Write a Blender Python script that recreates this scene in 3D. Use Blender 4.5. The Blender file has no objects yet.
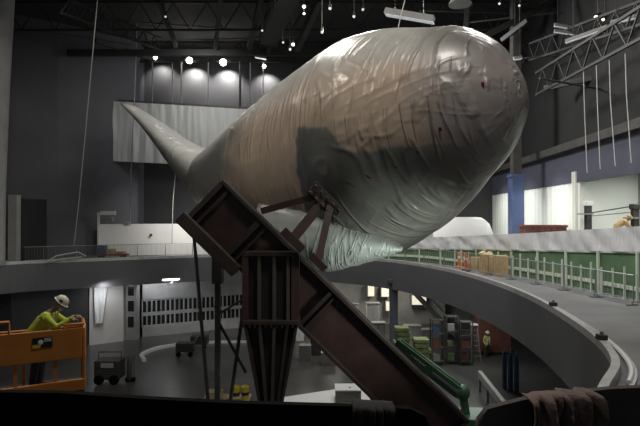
import bpy, bmesh, math, random
from mathutils import Vector, Matrix, noise
random.seed(7)
SC = bpy.context.scene
COL = SC.collection
PI = math.pi
V = Vector
EYE = V((0, 0, 9.4))
def XW(y): return 14 + (y - 18) * 2.2 / 34               # line of the right hand wall

# ------------------------------------------------------------------ camera, world, lights, exposure
cam = bpy.data.cameras.new('camera'); co = bpy.data.objects.new('camera', cam); COL.objects.link(co)
cam.sensor_width = 36; cam.lens = 36 * 500 / 640
co.location = EYE; co.rotation_euler = (math.radians(90 + math.degrees(math.atan(4 / 500))), 0, 0)
cam.clip_end = 300
SC.camera = co
SC.view_settings.view_transform = 'Standard'; SC.view_settings.look = 'None'
SC.view_settings.gamma = 1; SC.view_settings.use_curve_mapping = False
SC.view_settings.exposure = 0.0
w = bpy.data.worlds.new('world'); SC.world = w; w.use_nodes = True
w.node_tree.nodes['Background'].inputs[0].default_value = (.85, .92, 1, 1)
w.node_tree.nodes['Background'].inputs[1].default_value = 0.085

def lamp(name, kind, loc, energy, color=(1, 1, 1), size=1.0, sizey=None, aim=None, spot=None, spread=None):
    l = bpy.data.lights.new(name, kind); l.energy = energy; l.color = color
    if kind == 'AREA':
        l.size = size
        if spread: l.spread = math.radians(spread)
        if sizey: l.shape = 'RECTANGLE'; l.size_y = sizey
    else:
        l.shadow_soft_size = size
    if spot: l.spot_size = math.radians(spot); l.spot_blend = .6
    o = bpy.data.objects.new(name, l); COL.objects.link(o); o.location = loc
    if aim is not None:
        o.rotation_euler = (V(aim) - V(loc)).to_track_quat('-Z', 'Y').to_euler()
    return o

HIGH = [(-9, 14, 5200), (3, 9, 5200), (9, 21, 5200), (-2, 25, 5200), (-15, 26, 1500), (9, 32, 2000)]   # added overhead lamps, unseen, lighting the hall and the craft from above
for x, y, e in HIGH:
    lamp('added_overhead_light', 'AREA', (x, y, 23.0), e * .145, (1, .95, .87), 2.6, aim=(x, y, 0))
# the lit hall behind the right hand wall, then added lamps without fixtures
for y in (15, 20, 25): lamp('hall_light', 'AREA', (16.9, y, 11.6), 140, (.96, 1, .95), 1.6, aim=(17.2, y, 6))
for y in (31, 36.5, 42): lamp('hall_light', 'AREA', (11.6 + (y - 31) * .06, y, 12.6), 85, (.96, 1, .95), 1.2, aim=(XW(y), y, 7.6), spread=95)  # fixtureless lamps added in front of the partition to brighten it
lamp('added_fill_light', 'AREA', (7.2, 15, 17), 190, (1, 1, .97), 2.5, aim=(11.4, 24, 6.5), spread=100)  # lamp without fixture added to brighten the near walkway and barrier
lamp('added_fill_light', 'AREA', (2.5, 33, 22.5), 1900, (1, 1, .97), 2.5, aim=(8.5, 29, 6.5))  # unseen lamp added for the far ramp and barrier
lamp('added_rear_light', 'AREA', (-10, 38.8, 11.6), 135, (1, .97, .92), 2.0, 1.0, aim=(-12, 43, 7.6), spread=110)  # added lamp, no fixture, brightening the white hoarding
lamp('added_rear_light', 'AREA', (-9, 37, 21.5), 185, (1, .99, .97), 2.0, 1.0, aim=(-11, 43.4, 16))  # unseen lamp added so the hung white sheet reads bright
lamp('added_fill_light', 'AREA', (7.0, 12.5, 7.3), 75, (.93, 1, .93), .8, .8, aim=(0.8, 17.5, 7.6), spread=70)  # lamp added to light the wing glove; no fixture stands there

# ------------------------------------------------------------------ helpers
def P(u, v, d): return V(((u - 320) / 500 * d, d, 9.4 + (217 - v) / 500 * d))
def PZ(u, v, z): return P(u, v, (z - 9.4) * 500 / (217 - v))

MATS = {}
def mat(name, col, rough=.6, metal=0, var=.15, scale=3.0, bump=0.0, bscale=None, stretch=(1, 1, 1), emit=0, alpha=None, spec=None):
    if name in MATS: return MATS[name]
    m = bpy.data.materials.new(name); m.use_nodes = True; MATS[name] = m
    nt = m.node_tree; N = nt.nodes; L = nt.links
    b = N['Principled BSDF']
    b.inputs['Roughness'].default_value = rough; b.inputs['Metallic'].default_value = metal
    if spec is not None: b.inputs['Specular IOR Level'].default_value = spec
    tc = N.new('ShaderNodeTexCoord'); mp = N.new('ShaderNodeMapping'); mp.inputs['Scale'].default_value = stretch
    L.new(tc.outputs['Object'], mp.inputs['Vector'])
    nz = N.new('ShaderNodeTexNoise'); nz.inputs['Scale'].default_value = scale; nz.inputs['Detail'].default_value = 5
    L.new(mp.outputs[0], nz.inputs['Vector'])
    rp = N.new('ShaderNodeValToRGB')
    c0 = [c * (1 - var) for c in col]; c1 = [min(1, c * (1 + var)) for c in col]
    rp.color_ramp.elements[0].color = (*c0, 1); rp.color_ramp.elements[1].color = (*c1, 1)
    rp.color_ramp.elements[0].position = .3; rp.color_ramp.elements[1].position = .7
    L.new(nz.outputs[0], rp.inputs[0]); L.new(rp.outputs[0], b.inputs['Base Color'])
    if bump:
        n2 = N.new('ShaderNodeTexNoise'); n2.inputs['Scale'].default_value = bscale or scale * 3; n2.inputs['Detail'].default_value = 4
        L.new(mp.outputs[0], n2.inputs['Vector'])
        bp = N.new('ShaderNodeBump'); bp.inputs['Strength'].default_value = bump; bp.inputs['Distance'].default_value = .1
        L.new(n2.outputs[0], bp.inputs['Height']); L.new(bp.outputs[0], b.inputs['Normal'])
    if emit:
        b.inputs['Emission Color'].default_value = (*col, 1); b.inputs['Emission Strength'].default_value = emit
    if alpha is not None: b.inputs['Alpha'].default_value = alpha
    return m

def striped(name, c0, c1, freq, axis='X', rough=.5):
    m = mat(name, c0, rough, 0, .05)
    nt = m.node_tree; N = nt.nodes; L = nt.links; b = N['Principled BSDF']
    tc = N.new('ShaderNodeTexCoord')
    wv = N.new('ShaderNodeTexWave'); wv.bands_direction = axis; wv.inputs['Scale'].default_value = freq; wv.inputs['Distortion'].default_value = .6
    L.new(tc.outputs['Object'], wv.inputs['Vector'])
    rp = N.new('ShaderNodeValToRGB'); rp.color_ramp.elements[0].color = (*c0, 1); rp.color_ramp.elements[1].color = (*c1, 1)
    rp.color_ramp.elements[0].position = .1; rp.color_ramp.elements[1].position = .5
    L.new(wv.outputs[0], rp.inputs[0]); L.new(rp.outputs[0], b.inputs['Base Color'])
    return m

class MB:
    def __init__(s): s.v = []; s.f = []; s.mi = []
    def add(s, vs, fs, k=0):
        o = len(s.v); s.v += [tuple(p) for p in vs]; s.f += [tuple(i + o for i in f) for f in fs]; s.mi += [k] * len(fs); return s
    def frame(s, c, ax, ay, az, k=0):                    # box from centre and three half vectors
        c, ax, ay, az = V(c), V(ax), V(ay), V(az)
        vs = [c + ax * i + ay * j + az * l for i in (-1, 1) for j in (-1, 1) for l in (-1, 1)]
        fs = [(0, 1, 3, 2), (4, 6, 7, 5), (0, 4, 5, 1), (2, 3, 7, 6), (0, 2, 6, 4), (1, 5, 7, 3)]
        return s.add(vs, fs, k)
    def box(s, x0, x1, y0, y1, z0, z1, k=0):
        return s.frame(((x0 + x1) / 2, (y0 + y1) / 2, (z0 + z1) / 2), ((x1 - x0) / 2, 0, 0), (0, (y1 - y0) / 2, 0), (0, 0, (z1 - z0) / 2), k)
    def bar(s, a, b, wd, ht=None, up=(0, 0, 1), k=0):
        a, b = V(a), V(b); d = b - a; L = d.length; d.normalize(); up = V(up)
        if abs(d.dot(up.normalized())) > .98: up = V((0, 1, 0))
        sd = d.cross(up).normalized(); u = sd.cross(d)
        return s.frame((a + b) / 2, d * L / 2, sd * wd / 2, u * (ht or wd) / 2, k)
    def loft(s, rings, cap=True, closed=True, k=0):
        n = len(rings[0]); vs = [p for r in rings for p in r]; fs = []
        for i in range(len(rings) - 1):
            for j in range(n if closed else n - 1):
                j2 = (j + 1) % n
                fs.append((i * n + j, i * n + j2, (i + 1) * n + j2, (i + 1) * n + j))
        if cap:
            fs.append(tuple(reversed(range(n)))); fs.append(tuple((len(rings) - 1) * n + j for j in range(n)))
        return s.add(vs, fs, k)
    def tube(s, pts, r, n=8, cap=True, k=0):
        pts = [V(p) for p in pts]; rs = r if isinstance(r, (list, tuple)) else [r] * len(pts); rings = []; ref = None
        for i, p in enumerate(pts):
            d = (pts[min(i + 1, len(pts) - 1)] - pts[max(i - 1, 0)]).normalized()
            if ref is None: ref = V((0, 0, 1)) if abs(d.z) < .9 else V((1, 0, 0))
            a = d.cross(ref).normalized(); b = a.cross(d); ref = b
            rings.append([p + (a * math.cos(t) + b * math.sin(t)) * rs[i] for t in [2 * PI * q / n for q in range(n)]])
        return s.loft(rings, cap, True, k)
    def lathe(s, c, prof, n=20, k=0):
        c = V(c); return s.loft([[c + V((r * math.cos(2 * PI * q / n), r * math.sin(2 * PI * q / n), z)) for q in range(n)] for r, z in prof], True, True, k)
    def ball(s, c, rx, ry=None, rz=None, n=14, rot=None, k=0):
        c = V(c); ry = ry or rx; rz = rz or rx; rings = []
        for i in range(1, n):
            ph = PI * i / n
            ring = [V((rx * math.sin(ph) * math.cos(2 * PI * q / n), ry * math.sin(ph) * math.sin(2 * PI * q / n), -rz * math.cos(ph))) for q in range(n)]
            rings.append([c + (rot @ p if rot else p) for p in ring])
        return s.loft(rings, True, True, k)
    def prism(s, poly, z0, z1, k=0):
        n = len(poly)
        return s.loft([[V((x, y, z0)) for x, y in poly], [V((x, y, z1)) for x, y in poly]], True, True, k)
    def build(s, name, m, parent=None, smooth=False, bevel=0, keep_world=True):
        me = bpy.data.meshes.new(name); me.from_pydata(s.v, [], s.f); me.update()
        ms = m if isinstance(m, (list, tuple)) else [m]
        for q in ms: me.materials.append(q)
        if len(ms) > 1: me.polygons.foreach_set('material_index', s.mi)
        bm = bmesh.new(); bm.from_mesh(me); bmesh.ops.recalc_face_normals(bm, faces=bm.faces)
        bm.to_mesh(me); bm.free()
        if smooth:
            me.shade_smooth(); me.set_sharp_from_angle(angle=math.radians(50))
        o = bpy.data.objects.new(name, me); COL.objects.link(o)
        if parent:
            o.parent = parent
            if keep_world: o.matrix_parent_inverse = parent.matrix_basis.inverted() if False else parent_inv(parent)
        if bevel:
            bv = o.modifiers.new('bevel', 'BEVEL'); bv.width = bevel; bv.segments = 2; bv.limit_method = 'ANGLE'
        return o

def world_of(o):
    m = o.matrix_basis.copy()
    return (world_of(o.parent) @ o.matrix_parent_inverse @ m) if o.parent else m
def parent_inv(p): return world_of(p).inverted()

def tag(o, label=None, cat=None, group=None, kind=None):
    if label: o['label'] = label
    if cat: o['category'] = cat
    if group: o['group'] = group
    if kind: o['kind'] = kind
    return o
def thing(name, label, cat, loc, group=None, rz=0):
    o = bpy.data.objects.new(name, None); o.empty_display_size = .3; COL.objects.link(o)
    o.location = loc; o.rotation_euler = (0, 0, rz)
    return tag(o, label, cat, group)
def struct(o, label=None, cat=None):
    return tag(o, label, cat, None, 'structure')
def copy_tree(o, parent=None):
    c = o.copy(); COL.objects.link(c)
    if parent: c.parent = parent
    for ch in list(o.children): copy_tree(ch, c)
    return c
def settle(o, base):                                     # moves the origin of a finished mesh to its base
    base = V(base); o.data.transform(Matrix.Translation(-base)); o.location = base; return o
def text_mesh(s, name, m, parent, loc, rot, size, ext=.004):
    cu = bpy.data.curves.new(name, 'FONT'); cu.body = s; cu.size = size; cu.extrude = ext; cu.align_x = 'CENTER'; cu.align_y = 'CENTER'
    t = bpy.data.objects.new(name, cu); COL.objects.link(t)
    bpy.context.view_layer.update()
    me = bpy.data.meshes.new_from_object(t.evaluated_get(bpy.context.evaluated_depsgraph_get()))
    bpy.data.objects.remove(t); me.materials.clear(); me.materials.append(m)
    o = bpy.data.objects.new(name, me); COL.objects.link(o)
    me.transform(Matrix.Translation(loc) @ rot.to_matrix().to_4x4() if hasattr(rot, 'to_matrix') else Matrix.Translation(loc) @ rot)
    o.parent = parent; o.matrix_parent_inverse = parent_inv(parent)
    return o
ORD = ['first', 'second', 'third', 'fourth', 'fifth', 'sixth', 'seventh', 'eighth', 'ninth', 'tenth', 'eleventh', 'twelfth', 'thirteenth', 'fourteenth', 'fifteenth', 'sixteenth']

# materials
M_wall = mat('dark_blue_grey_paint', (.085, .088, .105), .55, 0, .12, .4)
M_walld = mat('charcoal_paint', (.035, .035, .038), .6, 0, .15, .5)
M_ceil = mat('black_ceiling', (.03, .03, .032), .8, 0, .2, .6)
M_steel_d = mat('dark_painted_steel', (.08, .078, .075), .5, .2, .2, 2)
M_truss = mat('dark_truss_steel', (.028, .028, .028), .6, .1, .2, 2)  # one even dark steel colour
M_floor = mat('dark_polished_concrete', (.062, .062, .060), .28, 0, .3, .35, .05)
M_deck = mat('grey_concrete_deck', (.175, .175, .18), .55, 0, .18, .8, .05)
M_fascia = mat('dark_grey_fascia', (.115, .115, .125), .5, 0, .08, .5)
M_curb = mat('pale_curb_metal', (.48, .47, .47), .4, .2, .15, 3)
M_board = mat('white_hoarding_board', (.74, .73, .71), .6, 0, .04, 1)
M_whitew = mat('white_painted_wall', (.55, .54, .53), .6, 0, .08, .7)
M_rail = mat('galvanised_rail', (.30, .31, .31), .4, .55, .12, 6)
M_wire = mat('grey_wire', (.24, .24, .24), .5, .3, .1, 6)
M_rope = mat('pale_rope', (.5, .5, .48), .7, 0, .1, 20)
M_cable = mat('dull_cable', (.34, .33, .31), .7, 0, .1, 20)
M_red = mat('oxide_red_steel', (.052, .027, .023), .5, .0, .25, 1.5, .08, 10)
M_redd = mat('dark_oxide_steel', (.040, .028, .025), .5, .0, .25, 1.5)
M_glint = mat('glint_bright_steel', (.33, .27, .2), .35, .7, .3, 5)
M_black = mat('black_vinyl', (.004, .004, .0042), .9, 0, .2, 6, spec=.1)
M_brown = mat('dark_brown_hide', (.062, .053, .048), .8, 0, .25, 4, .2, 12)
M_cloth = mat('brown_cloth', (.17, .115, .10), .85, 0, .25, 9, .2, 40)
M_orange = mat('orange_lift_paint', (.52, .19, .035), .45, 0, .12, 3)
M_lime = mat('lime_high_vis_cloth', (.52, .62, .05), .7, 0, .12, 9, .15, 25)
M_silver = mat('silver_reflective_tape', (.75, .72, .55), .35, .2, .05, 9)
M_skin = mat('skin', (.28, .16, .11), .5, 0, .08, 9)
M_hat = mat('cream_hard_hat', (.70, .66, .52), .35, 0, .04, 5)
M_dark = mat('dark_work_trousers', (.03, .032, .04), .8, 0, .2, 9)
M_mask = mat('pale_blue_mask', (.55, .58, .68), .7, 0, .05, 12)
M_green = mat('green_boom_paint', (.075, .16, .085), .42, 0, .15, 2)
M_ghoard = mat('green_hoarding', (.085, .15, .078), .6, 0, .25, 1.2)
M_plastic = mat('grey_plastic_sheeting', (.58, .58, .59), .22, 0, .05, 1.2, .55, 2.2, (3, 3, .5))
M_trim = mat('pale_green_batten', (.50, .56, .47), .6, 0, .1, 3)
M_card = mat('tan_cardboard', (.48, .34, .17), .75, 0, .15, 4)
M_wood = mat('raw_plywood', (.36, .28, .17), .7, 0, .2, 3, 0, None, (1, 8, 1))
M_oran = mat('orange_barrier_plastic', (.75, .17, .06), .5, 0, .08, 4)
M_whitep = mat('white_plastic', (.78, .78, .77), .45, 0, .03, 2)
M_blue = mat('blue_column_paint', (.08, .115, .24), .5, 0, .08, 2)
M_band = mat('slate_blue_fascia', (.078, .082, .112), .55, 0, .08, .4)
M_tube = mat('lamp_tube', (1, .98, .92), .4, 0, 0, 1, 0, None, (1, 1, 1), 9)
M_flood = mat('flood_lens', (1, .97, .9), .4, 0, 0, 1, 0, None, (1, 1, 1), 30)
M_dim = mat('dim_lens', (.9, .95, 1), .4, 0, 0, 1, 0, None, (1, 1, 1), .6)
M_win = mat('dark_window_pane', (.02, .022, .024), .15, 0, .1, 1)
M_yel = mat('yellow_bucket', (.62, .52, .05), .5, 0, .1, 3)
M_mach = mat('dark_machine', (.05, .048, .046), .5, .3, .3, 3)
M_navy = mat('blue_box', (.06, .1, .2), .5, 0, .1, 3)
M_rust = mat('rust_brown_paint', (.18, .07, .05), .6, 0, .2, 3)
M_rtag = mat('red_tag', (.16, .012, .02), .6, 0, .1, 9)
M_grey = mat('mid_grey_panel', (.27, .27, .265), .6, 0, .1, 2)
M_pale = mat('pale_grey_plaster', (.33, .33, .33), .6, 0, .12, 1)
M_tan = mat('tan_work_shirt', (.52, .38, .2), .8, 0, .1, 9)
M_leaf = mat('olive_netting', (.16, .2, .09), .8, 0, .35, 4, .3, 12)
M_sheet = mat('white_tarpaulin', (.66, .67, .67), .5, 0, .06, 1.0, .25, 1.6, (3, 3, .35))
M_yellowst = mat('yellow_sticker', (.7, .5, .03), .5, 0, .02, 5)
M_txt = mat('white_lettering', (.8, .8, .78), .5, 0, 0, 5)
M_recess = striped('ribbed_white_cladding', (.80, .81, .76), (.58, .62, .55), .9, 'Y')
M_recess2 = striped('ribbed_grey_green_cladding', (.44, .46, .40), (.30, .33, .28), .8, 'Y')

# ------------------------------------------------------------------ the hall
struct(MB().box(-42, 26, -12, 56, -.3, 0).build('floor', M_floor), 'dark polished concrete lower floor of the hall')
struct(MB().box(-42, 26, -12, 56, 25, 25.3).build('ceiling', M_ceil), 'black ceiling high above the hall')
struct(MB().box(-16.2, 20, 46, 46.4, 0, 25).build('wall_back', M_walld), 'dark rear wall of the hall')
# left wall: a smooth slanting wall, slate grey, closing the left rear
lw = [(-36, 31), (-27, 36.0), (-21, 40.0), (-16.2, 44.4), (-16.2, 46.4), (-22, 42.0), (-28, 37.4), (-36, 33)]
struct(MB().prism(lw, 6.2, 25).build('wall_left', M_wall), 'smooth slate grey wall at the left rear')
# right wall: soffit wall above the lit hall
def XW(y): return 14 + (y - 18) * 2.2 / 34
m = MB(); m.loft([[V((XW(y), y, 11.4)), V((XW(y) + .5, y, 11.4)), V((XW(y) + .5, y, 13.3)), V((XW(y), y, 13.3))] for y in (-6, 46)])
struct(m.build('trim_1', M_band), 'slate blue fascia band above the bright hall on the right')
m = MB(); m.loft([[V((XW(y) + .9, y, 13.3)), V((XW(y) + 1.4, y, 13.3)), V((XW(y) + 1.4, y, 25)), V((XW(y) + .9, y, 25))] for y in (-6, 46)])
struct(m.build('wall_right', mat('near_black_wall', (.017, .017, .018), .8, 0, .2, .6)), 'dark upper wall on the right')
m = MB(); m.loft([[V((XW(y) - .35, y, 13.3)), V((XW(y) + 1.4, y, 13.3)), V((XW(y) + 1.4, y, 13.75)), V((XW(y) - .35, y, 13.75))] for y in (-6, 46)])
struct(m.build('trim_2', M_steel_d), 'dark ledge along the top of the blue fascia band')
# white partition in line with the fascia, and the recess beside it
m = MB(); m.loft([[V((XW(y) + .05, y, 6.2)), V((XW(y) + .35, y, 6.2)), V((XW(y) + .35, y, 11.4)), V((XW(y) + .05, y, 11.4))] for y in (28.3, 46)])
struct(m.build('wall_partition', striped('white_partition_panels', (.80, .81, .77), (.70, .72, .67), .45, 'Y')), 'white ribbed partition under the blue fascia')
struct(MB().box(18.2, 18.6, -6, 29, 6.2, 9.9).build('wall_recess', M_recess), 'white ribbed wall at the back of the right recess')
struct(MB().box(18.2, 18.6, -6, 29, 9.9, 12).build('wall_recess_upper', M_recess2), 'grey green ribbed band high in the right recess')
struct(MB().box(14.6, 18.6, 28.6, 29, 6.2, 12).build('wall_recess_end', M_recess), 'white end wall of the right recess')
struct(MB().box(14.75, 18.6, -6, 29, 11.95, 12.1).build('ceiling_recess', M_whitep), 'pale ceiling of the right recess')
struct(MB().box(-42, -41.7, -12, 56, 0, 25).build('wall_far_left', M_walld))

# mezzanine: a ring slab around an oval opening
ctrl = [(-22.5, 27), (-21.2, 33), (-16.3, 36.2), (-8.5, 40), (-2.5, 40.6), (2.2, 38.2), (5.3, 34.8), (7.4, 29.5), (8.15, 24), (8.05, 19), (7.25, 14), (6.35, 11), (5.15, 9.2), (3.2, 6.9), (0, 5.4), (-6, 5.2), (-14, 8.5), (-20, 17)]
def spline(c, n=10, closed=True):
    out = []; N = len(c)
    for i in range(N if closed else N - 1):
        p = [V((*c[(i + q) % N if closed else max(0, min(N - 1, i + q))], 0)) for q in (-1, 0, 1, 2)]
        for k in range(n):
            t = k / n
            out.append(.5 * (2 * p[1] + (p[2] - p[0]) * t + (2 * p[0] - 5 * p[1] + 4 * p[2] - p[3]) * t * t + (3 * p[1] - p[0] - 3 * p[2] + p[3]) * t ** 3))
    return out
inner = spline(ctrl)
def outer_pt(p):
    c = V((-7, 22, 0)); d = (p - c).normalized(); best = 99
    for ax, lim in ((0, 25.5), (0, -40), (1, 45.95), (1, -8)):
        if abs(d[ax]) > 1e-6:
            t = (lim - c[ax]) / d[ax]
            if t > 0: best = min(best, t)
    return c + d * best
outer = [outer_pt(p) for p in inner]
ZD, ZB = 6.2, 4.3
def ring_strip(name, mtl, a, b, z0, z1):
    m = MB(); n = len(a); vs = []; fs = []
    for p, q in zip(a, b):
        vs += [(p.x, p.y, z1), (q.x, q.y, z1), (q.x, q.y, z0), (p.x, p.y, z0)]
    for i in range(n):
        j = (i + 1) % n
        for k in range(4): fs.append((i * 4 + k, i * 4 + (k + 1) % 4, j * 4 + (k + 1) % 4, j * 4 + k))
    return m.add(vs, fs).build(name, mtl)
def off(ring, d):
    n = len(ring); out = []
    for i in range(n):
        t = (ring[(i + 1) % n] - ring[i - 1]).normalized(); nrm = V((-t.y, t.x, 0))
        if nrm.dot(V((-7, 22, 0)) - ring[i]) > 0: nrm = -nrm
        out.append(ring[i] + nrm * d)
    return out
struct(ring_strip('mezzanine_fascia', M_fascia, inner, off(inner, .3), ZB, ZD), 'dark grey curved fascia of the mezzanine')
struct(ring_strip('mezzanine_slab', M_deck, off(inner, .3), outer, 5.2, ZD), 'grey concrete mezzanine deck around the opening')
struct(ring_strip('mezzanine_soffit', M_grey, off(inner, .3), outer, 5.0, 5.2))
struct(ring_strip('trim_3', M_curb, off(inner, .0), off(inner, .16), ZD, ZD + .2), 'pale curb along the curved mezzanine edge')
struct(ring_strip('trim_4', M_curb, off(inner, .38), off(inner, .46), ZD, ZD + .05), 'thin pale strip behind the mezzanine curb')

# lower storey behind the opening
m = MB(); m.prism([(-30, 33.5), (-21.2, 34.4), (-16.9, 36.9), (-16.9, 37.4), (-21.5, 35.0), (-30, 34.2)], 0, 5.0)
struct(m.build('wall_lower_left', M_walld), 'dark lower wall beneath the left mezzanine')
struct(MB().box(-22, 26, 45, 45.4, 0, 5.0).build('wall_lower_back', M_grey), 'grey wall at the back of the lower storey')
# pale wall block with windows on the left
m = MB(); m.prism([(-13.9, 39.2), (-6, 42.9), (-6, 43.3), (-13.9, 39.6)], 2.9, 5.0)
struct(m.build('wall_lower_window', M_pale), 'pale upper wall over the lower windows on the left')
m = MB(); m.prism([(-13.9, 39.2), (-6, 42.9), (-6, 43.3), (-13.9, 39.6)], 0, .75)
struct(m.build('wall_lower_sill', M_pale), 'pale low wall under the lower windows')
wd = V((7.9, 3.7, 0)).normalized()
for i in range(6):
    r0 = V((-13.9, 39.2, 0)) + wd * (i * 1.42); o = thing('window_%d' % (i + 1), None, None, r0 + V((0, 0, .75))); o['kind'] = 'structure'
    n = V((-wd.y, wd.x, 0)); up = V((0, 0, 1))
    MB().frame(r0 + wd * .71 + n * .25 + up * 1.82, wd * .71, n * .03, up * 1.07).build('window_pane', M_win, o)
    f = MB()
    for x in (0, .35, .71, 1.06, 1.42): f.frame(r0 + wd * x + n * .15 + up * 1.82, wd * .05, n * .08, up * 1.07)
    for z in (.80, 1.75, 2.84): f.frame(r0 + wd * .71 + n * .15 + up * z, wd * .71, n * .09, up * (.13 if z == 1.75 else .06))
    f.build('window_frame', M_pale, o)
m = MB(); m.prism([(-16.9, 36.7), (-14.9, 37.9), (-14.9, 38.4), (-16.9, 37.2)], 0, 5.0)
struct(m.build('wall_lower_white', M_whitew), 'pale white wall return at the left of the lower storey')
# pilaster with dark slots
o = thing('slotted_pilaster', 'grey pilaster with dark slots beside the lower windows', 'column', (-14.4, 38.6, 0))
MB().box(-14.85, -14.0, 38.2, 38.9, 0, 5.0).build('shaft', M_grey, o)
for z in (1.0, 2.2, 3.4): MB().box(-14.65, -14.2, 38.17, 38.25, z, z + .8).build('slot', M_win, o)
# lower right: wall fragments
struct(MB().box(-1.5, 11, 44, 44.4, 0, 5.0).build('wall_lower_right', M_pale), 'pale low wall seen under the right mezzanine')

# ------------------------------------------------------------------ wrapped spacecraft
def interp(t, xs, ys):
    if t <= xs[0]: return ys[0]
    for i in range(len(xs) - 1):
        if t <= xs[i + 1]:
            k = (t - xs[i]) / (xs[i + 1] - xs[i]); return ys[i] + (ys[i + 1] - ys[i]) * k
    return ys[-1]
def pchip(xs, ys):
    n = len(xs); h = [xs[i + 1] - xs[i] for i in range(n - 1)]; dl = [(ys[i + 1] - ys[i]) / h[i] for i in range(n - 1)]
    d = [dl[0]] + [0 if dl[i - 1] * dl[i] <= 0 else 2 * dl[i - 1] * dl[i] / (dl[i - 1] + dl[i]) for i in range(1, n - 1)] + [dl[-1]]
    def f(t):
        t = max(xs[0], min(xs[-1], t)); i = 0
        while i < n - 2 and t > xs[i + 1]: i += 1
        s = (t - xs[i]) / h[i]
        return ys[i] * (1 + 2 * s) * (1 - s) ** 2 + d[i] * h[i] * s * (1 - s) ** 2 + ys[i + 1] * s * s * (3 - 2 * s) + d[i + 1] * h[i] * s * s * (s - 1)
    return f
KS = 1.2
tsx = [0, .15, .3, .45, .6, .7, .8, .88, .94, .98, 1.0]
fa = pchip(tsx, [1.94, 2.1, 2.45, 2.97, 3.47, 3.57, 3.1, 2.51, 1.96, 1.38, .77])
fb = pchip(tsx, [2.27, 2.61, 2.82, 2.96, 3.05, 3.19, 3.14, 2.3, 1.54, .95, .58])
fz = pchip(tsx, [.11, -.27, -.54, -.57, -.46, -.33, -.17, -.07, .11, .09, .05])
fs_ = pchip(tsx, [-1.57, -.9, -.39, -.16, -.23, -.3, -.13, .04, .1, .04, 0])
A0 = V((-7.488, 31.2, 11.584)); B0 = V((5.645, 14.4, 12.827)); AX = (B0 - A0); LB = AX.length; AX.normalize()
SD = AX.cross(V((0, 0, 1))).normalized(); SD = V((-abs(SD.x), -abs(SD.y), 0)); UP = V((-.03584, .04585, .9983))
def body_pt(t, th, extra=0):
    c = A0 + AX * LB * t + UP * fz(t) * KS + SD * fs_(t) * KS
    return c + SD * math.cos(th) * (fb(t) * KS + extra) + UP * math.sin(th) * (fa(t) * KS + extra)
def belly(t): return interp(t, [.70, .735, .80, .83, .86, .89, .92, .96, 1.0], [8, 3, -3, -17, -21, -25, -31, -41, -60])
def mixc(a, b, k): k = max(0, min(1, k)); return [x + (y - x) * k for x, y in zip(a, b)]
def sstep(x, a, b): k = max(0, min(1, (x - a) / (b - a))); return k * k * (3 - 2 * k)
def film_colour(t, deg, p):                              # film tones: tan flank, dark tiles, pale top with overhead light painted in
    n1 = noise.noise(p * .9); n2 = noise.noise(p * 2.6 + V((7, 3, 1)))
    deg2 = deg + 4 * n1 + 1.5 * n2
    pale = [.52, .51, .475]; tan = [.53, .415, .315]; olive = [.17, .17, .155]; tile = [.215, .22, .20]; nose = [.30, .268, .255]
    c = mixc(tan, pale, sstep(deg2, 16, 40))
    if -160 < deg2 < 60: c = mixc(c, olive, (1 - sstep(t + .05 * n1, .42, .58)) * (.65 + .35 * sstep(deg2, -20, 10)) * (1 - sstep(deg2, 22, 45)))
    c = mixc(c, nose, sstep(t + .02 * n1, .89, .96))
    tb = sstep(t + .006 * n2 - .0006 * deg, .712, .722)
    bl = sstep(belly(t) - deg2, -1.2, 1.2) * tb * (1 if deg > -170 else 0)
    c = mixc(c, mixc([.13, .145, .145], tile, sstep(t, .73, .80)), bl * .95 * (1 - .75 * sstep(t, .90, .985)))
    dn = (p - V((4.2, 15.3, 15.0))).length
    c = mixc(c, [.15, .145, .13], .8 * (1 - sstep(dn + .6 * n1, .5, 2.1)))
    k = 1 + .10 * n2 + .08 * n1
    return [max(0, x * k) for x in c]
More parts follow.
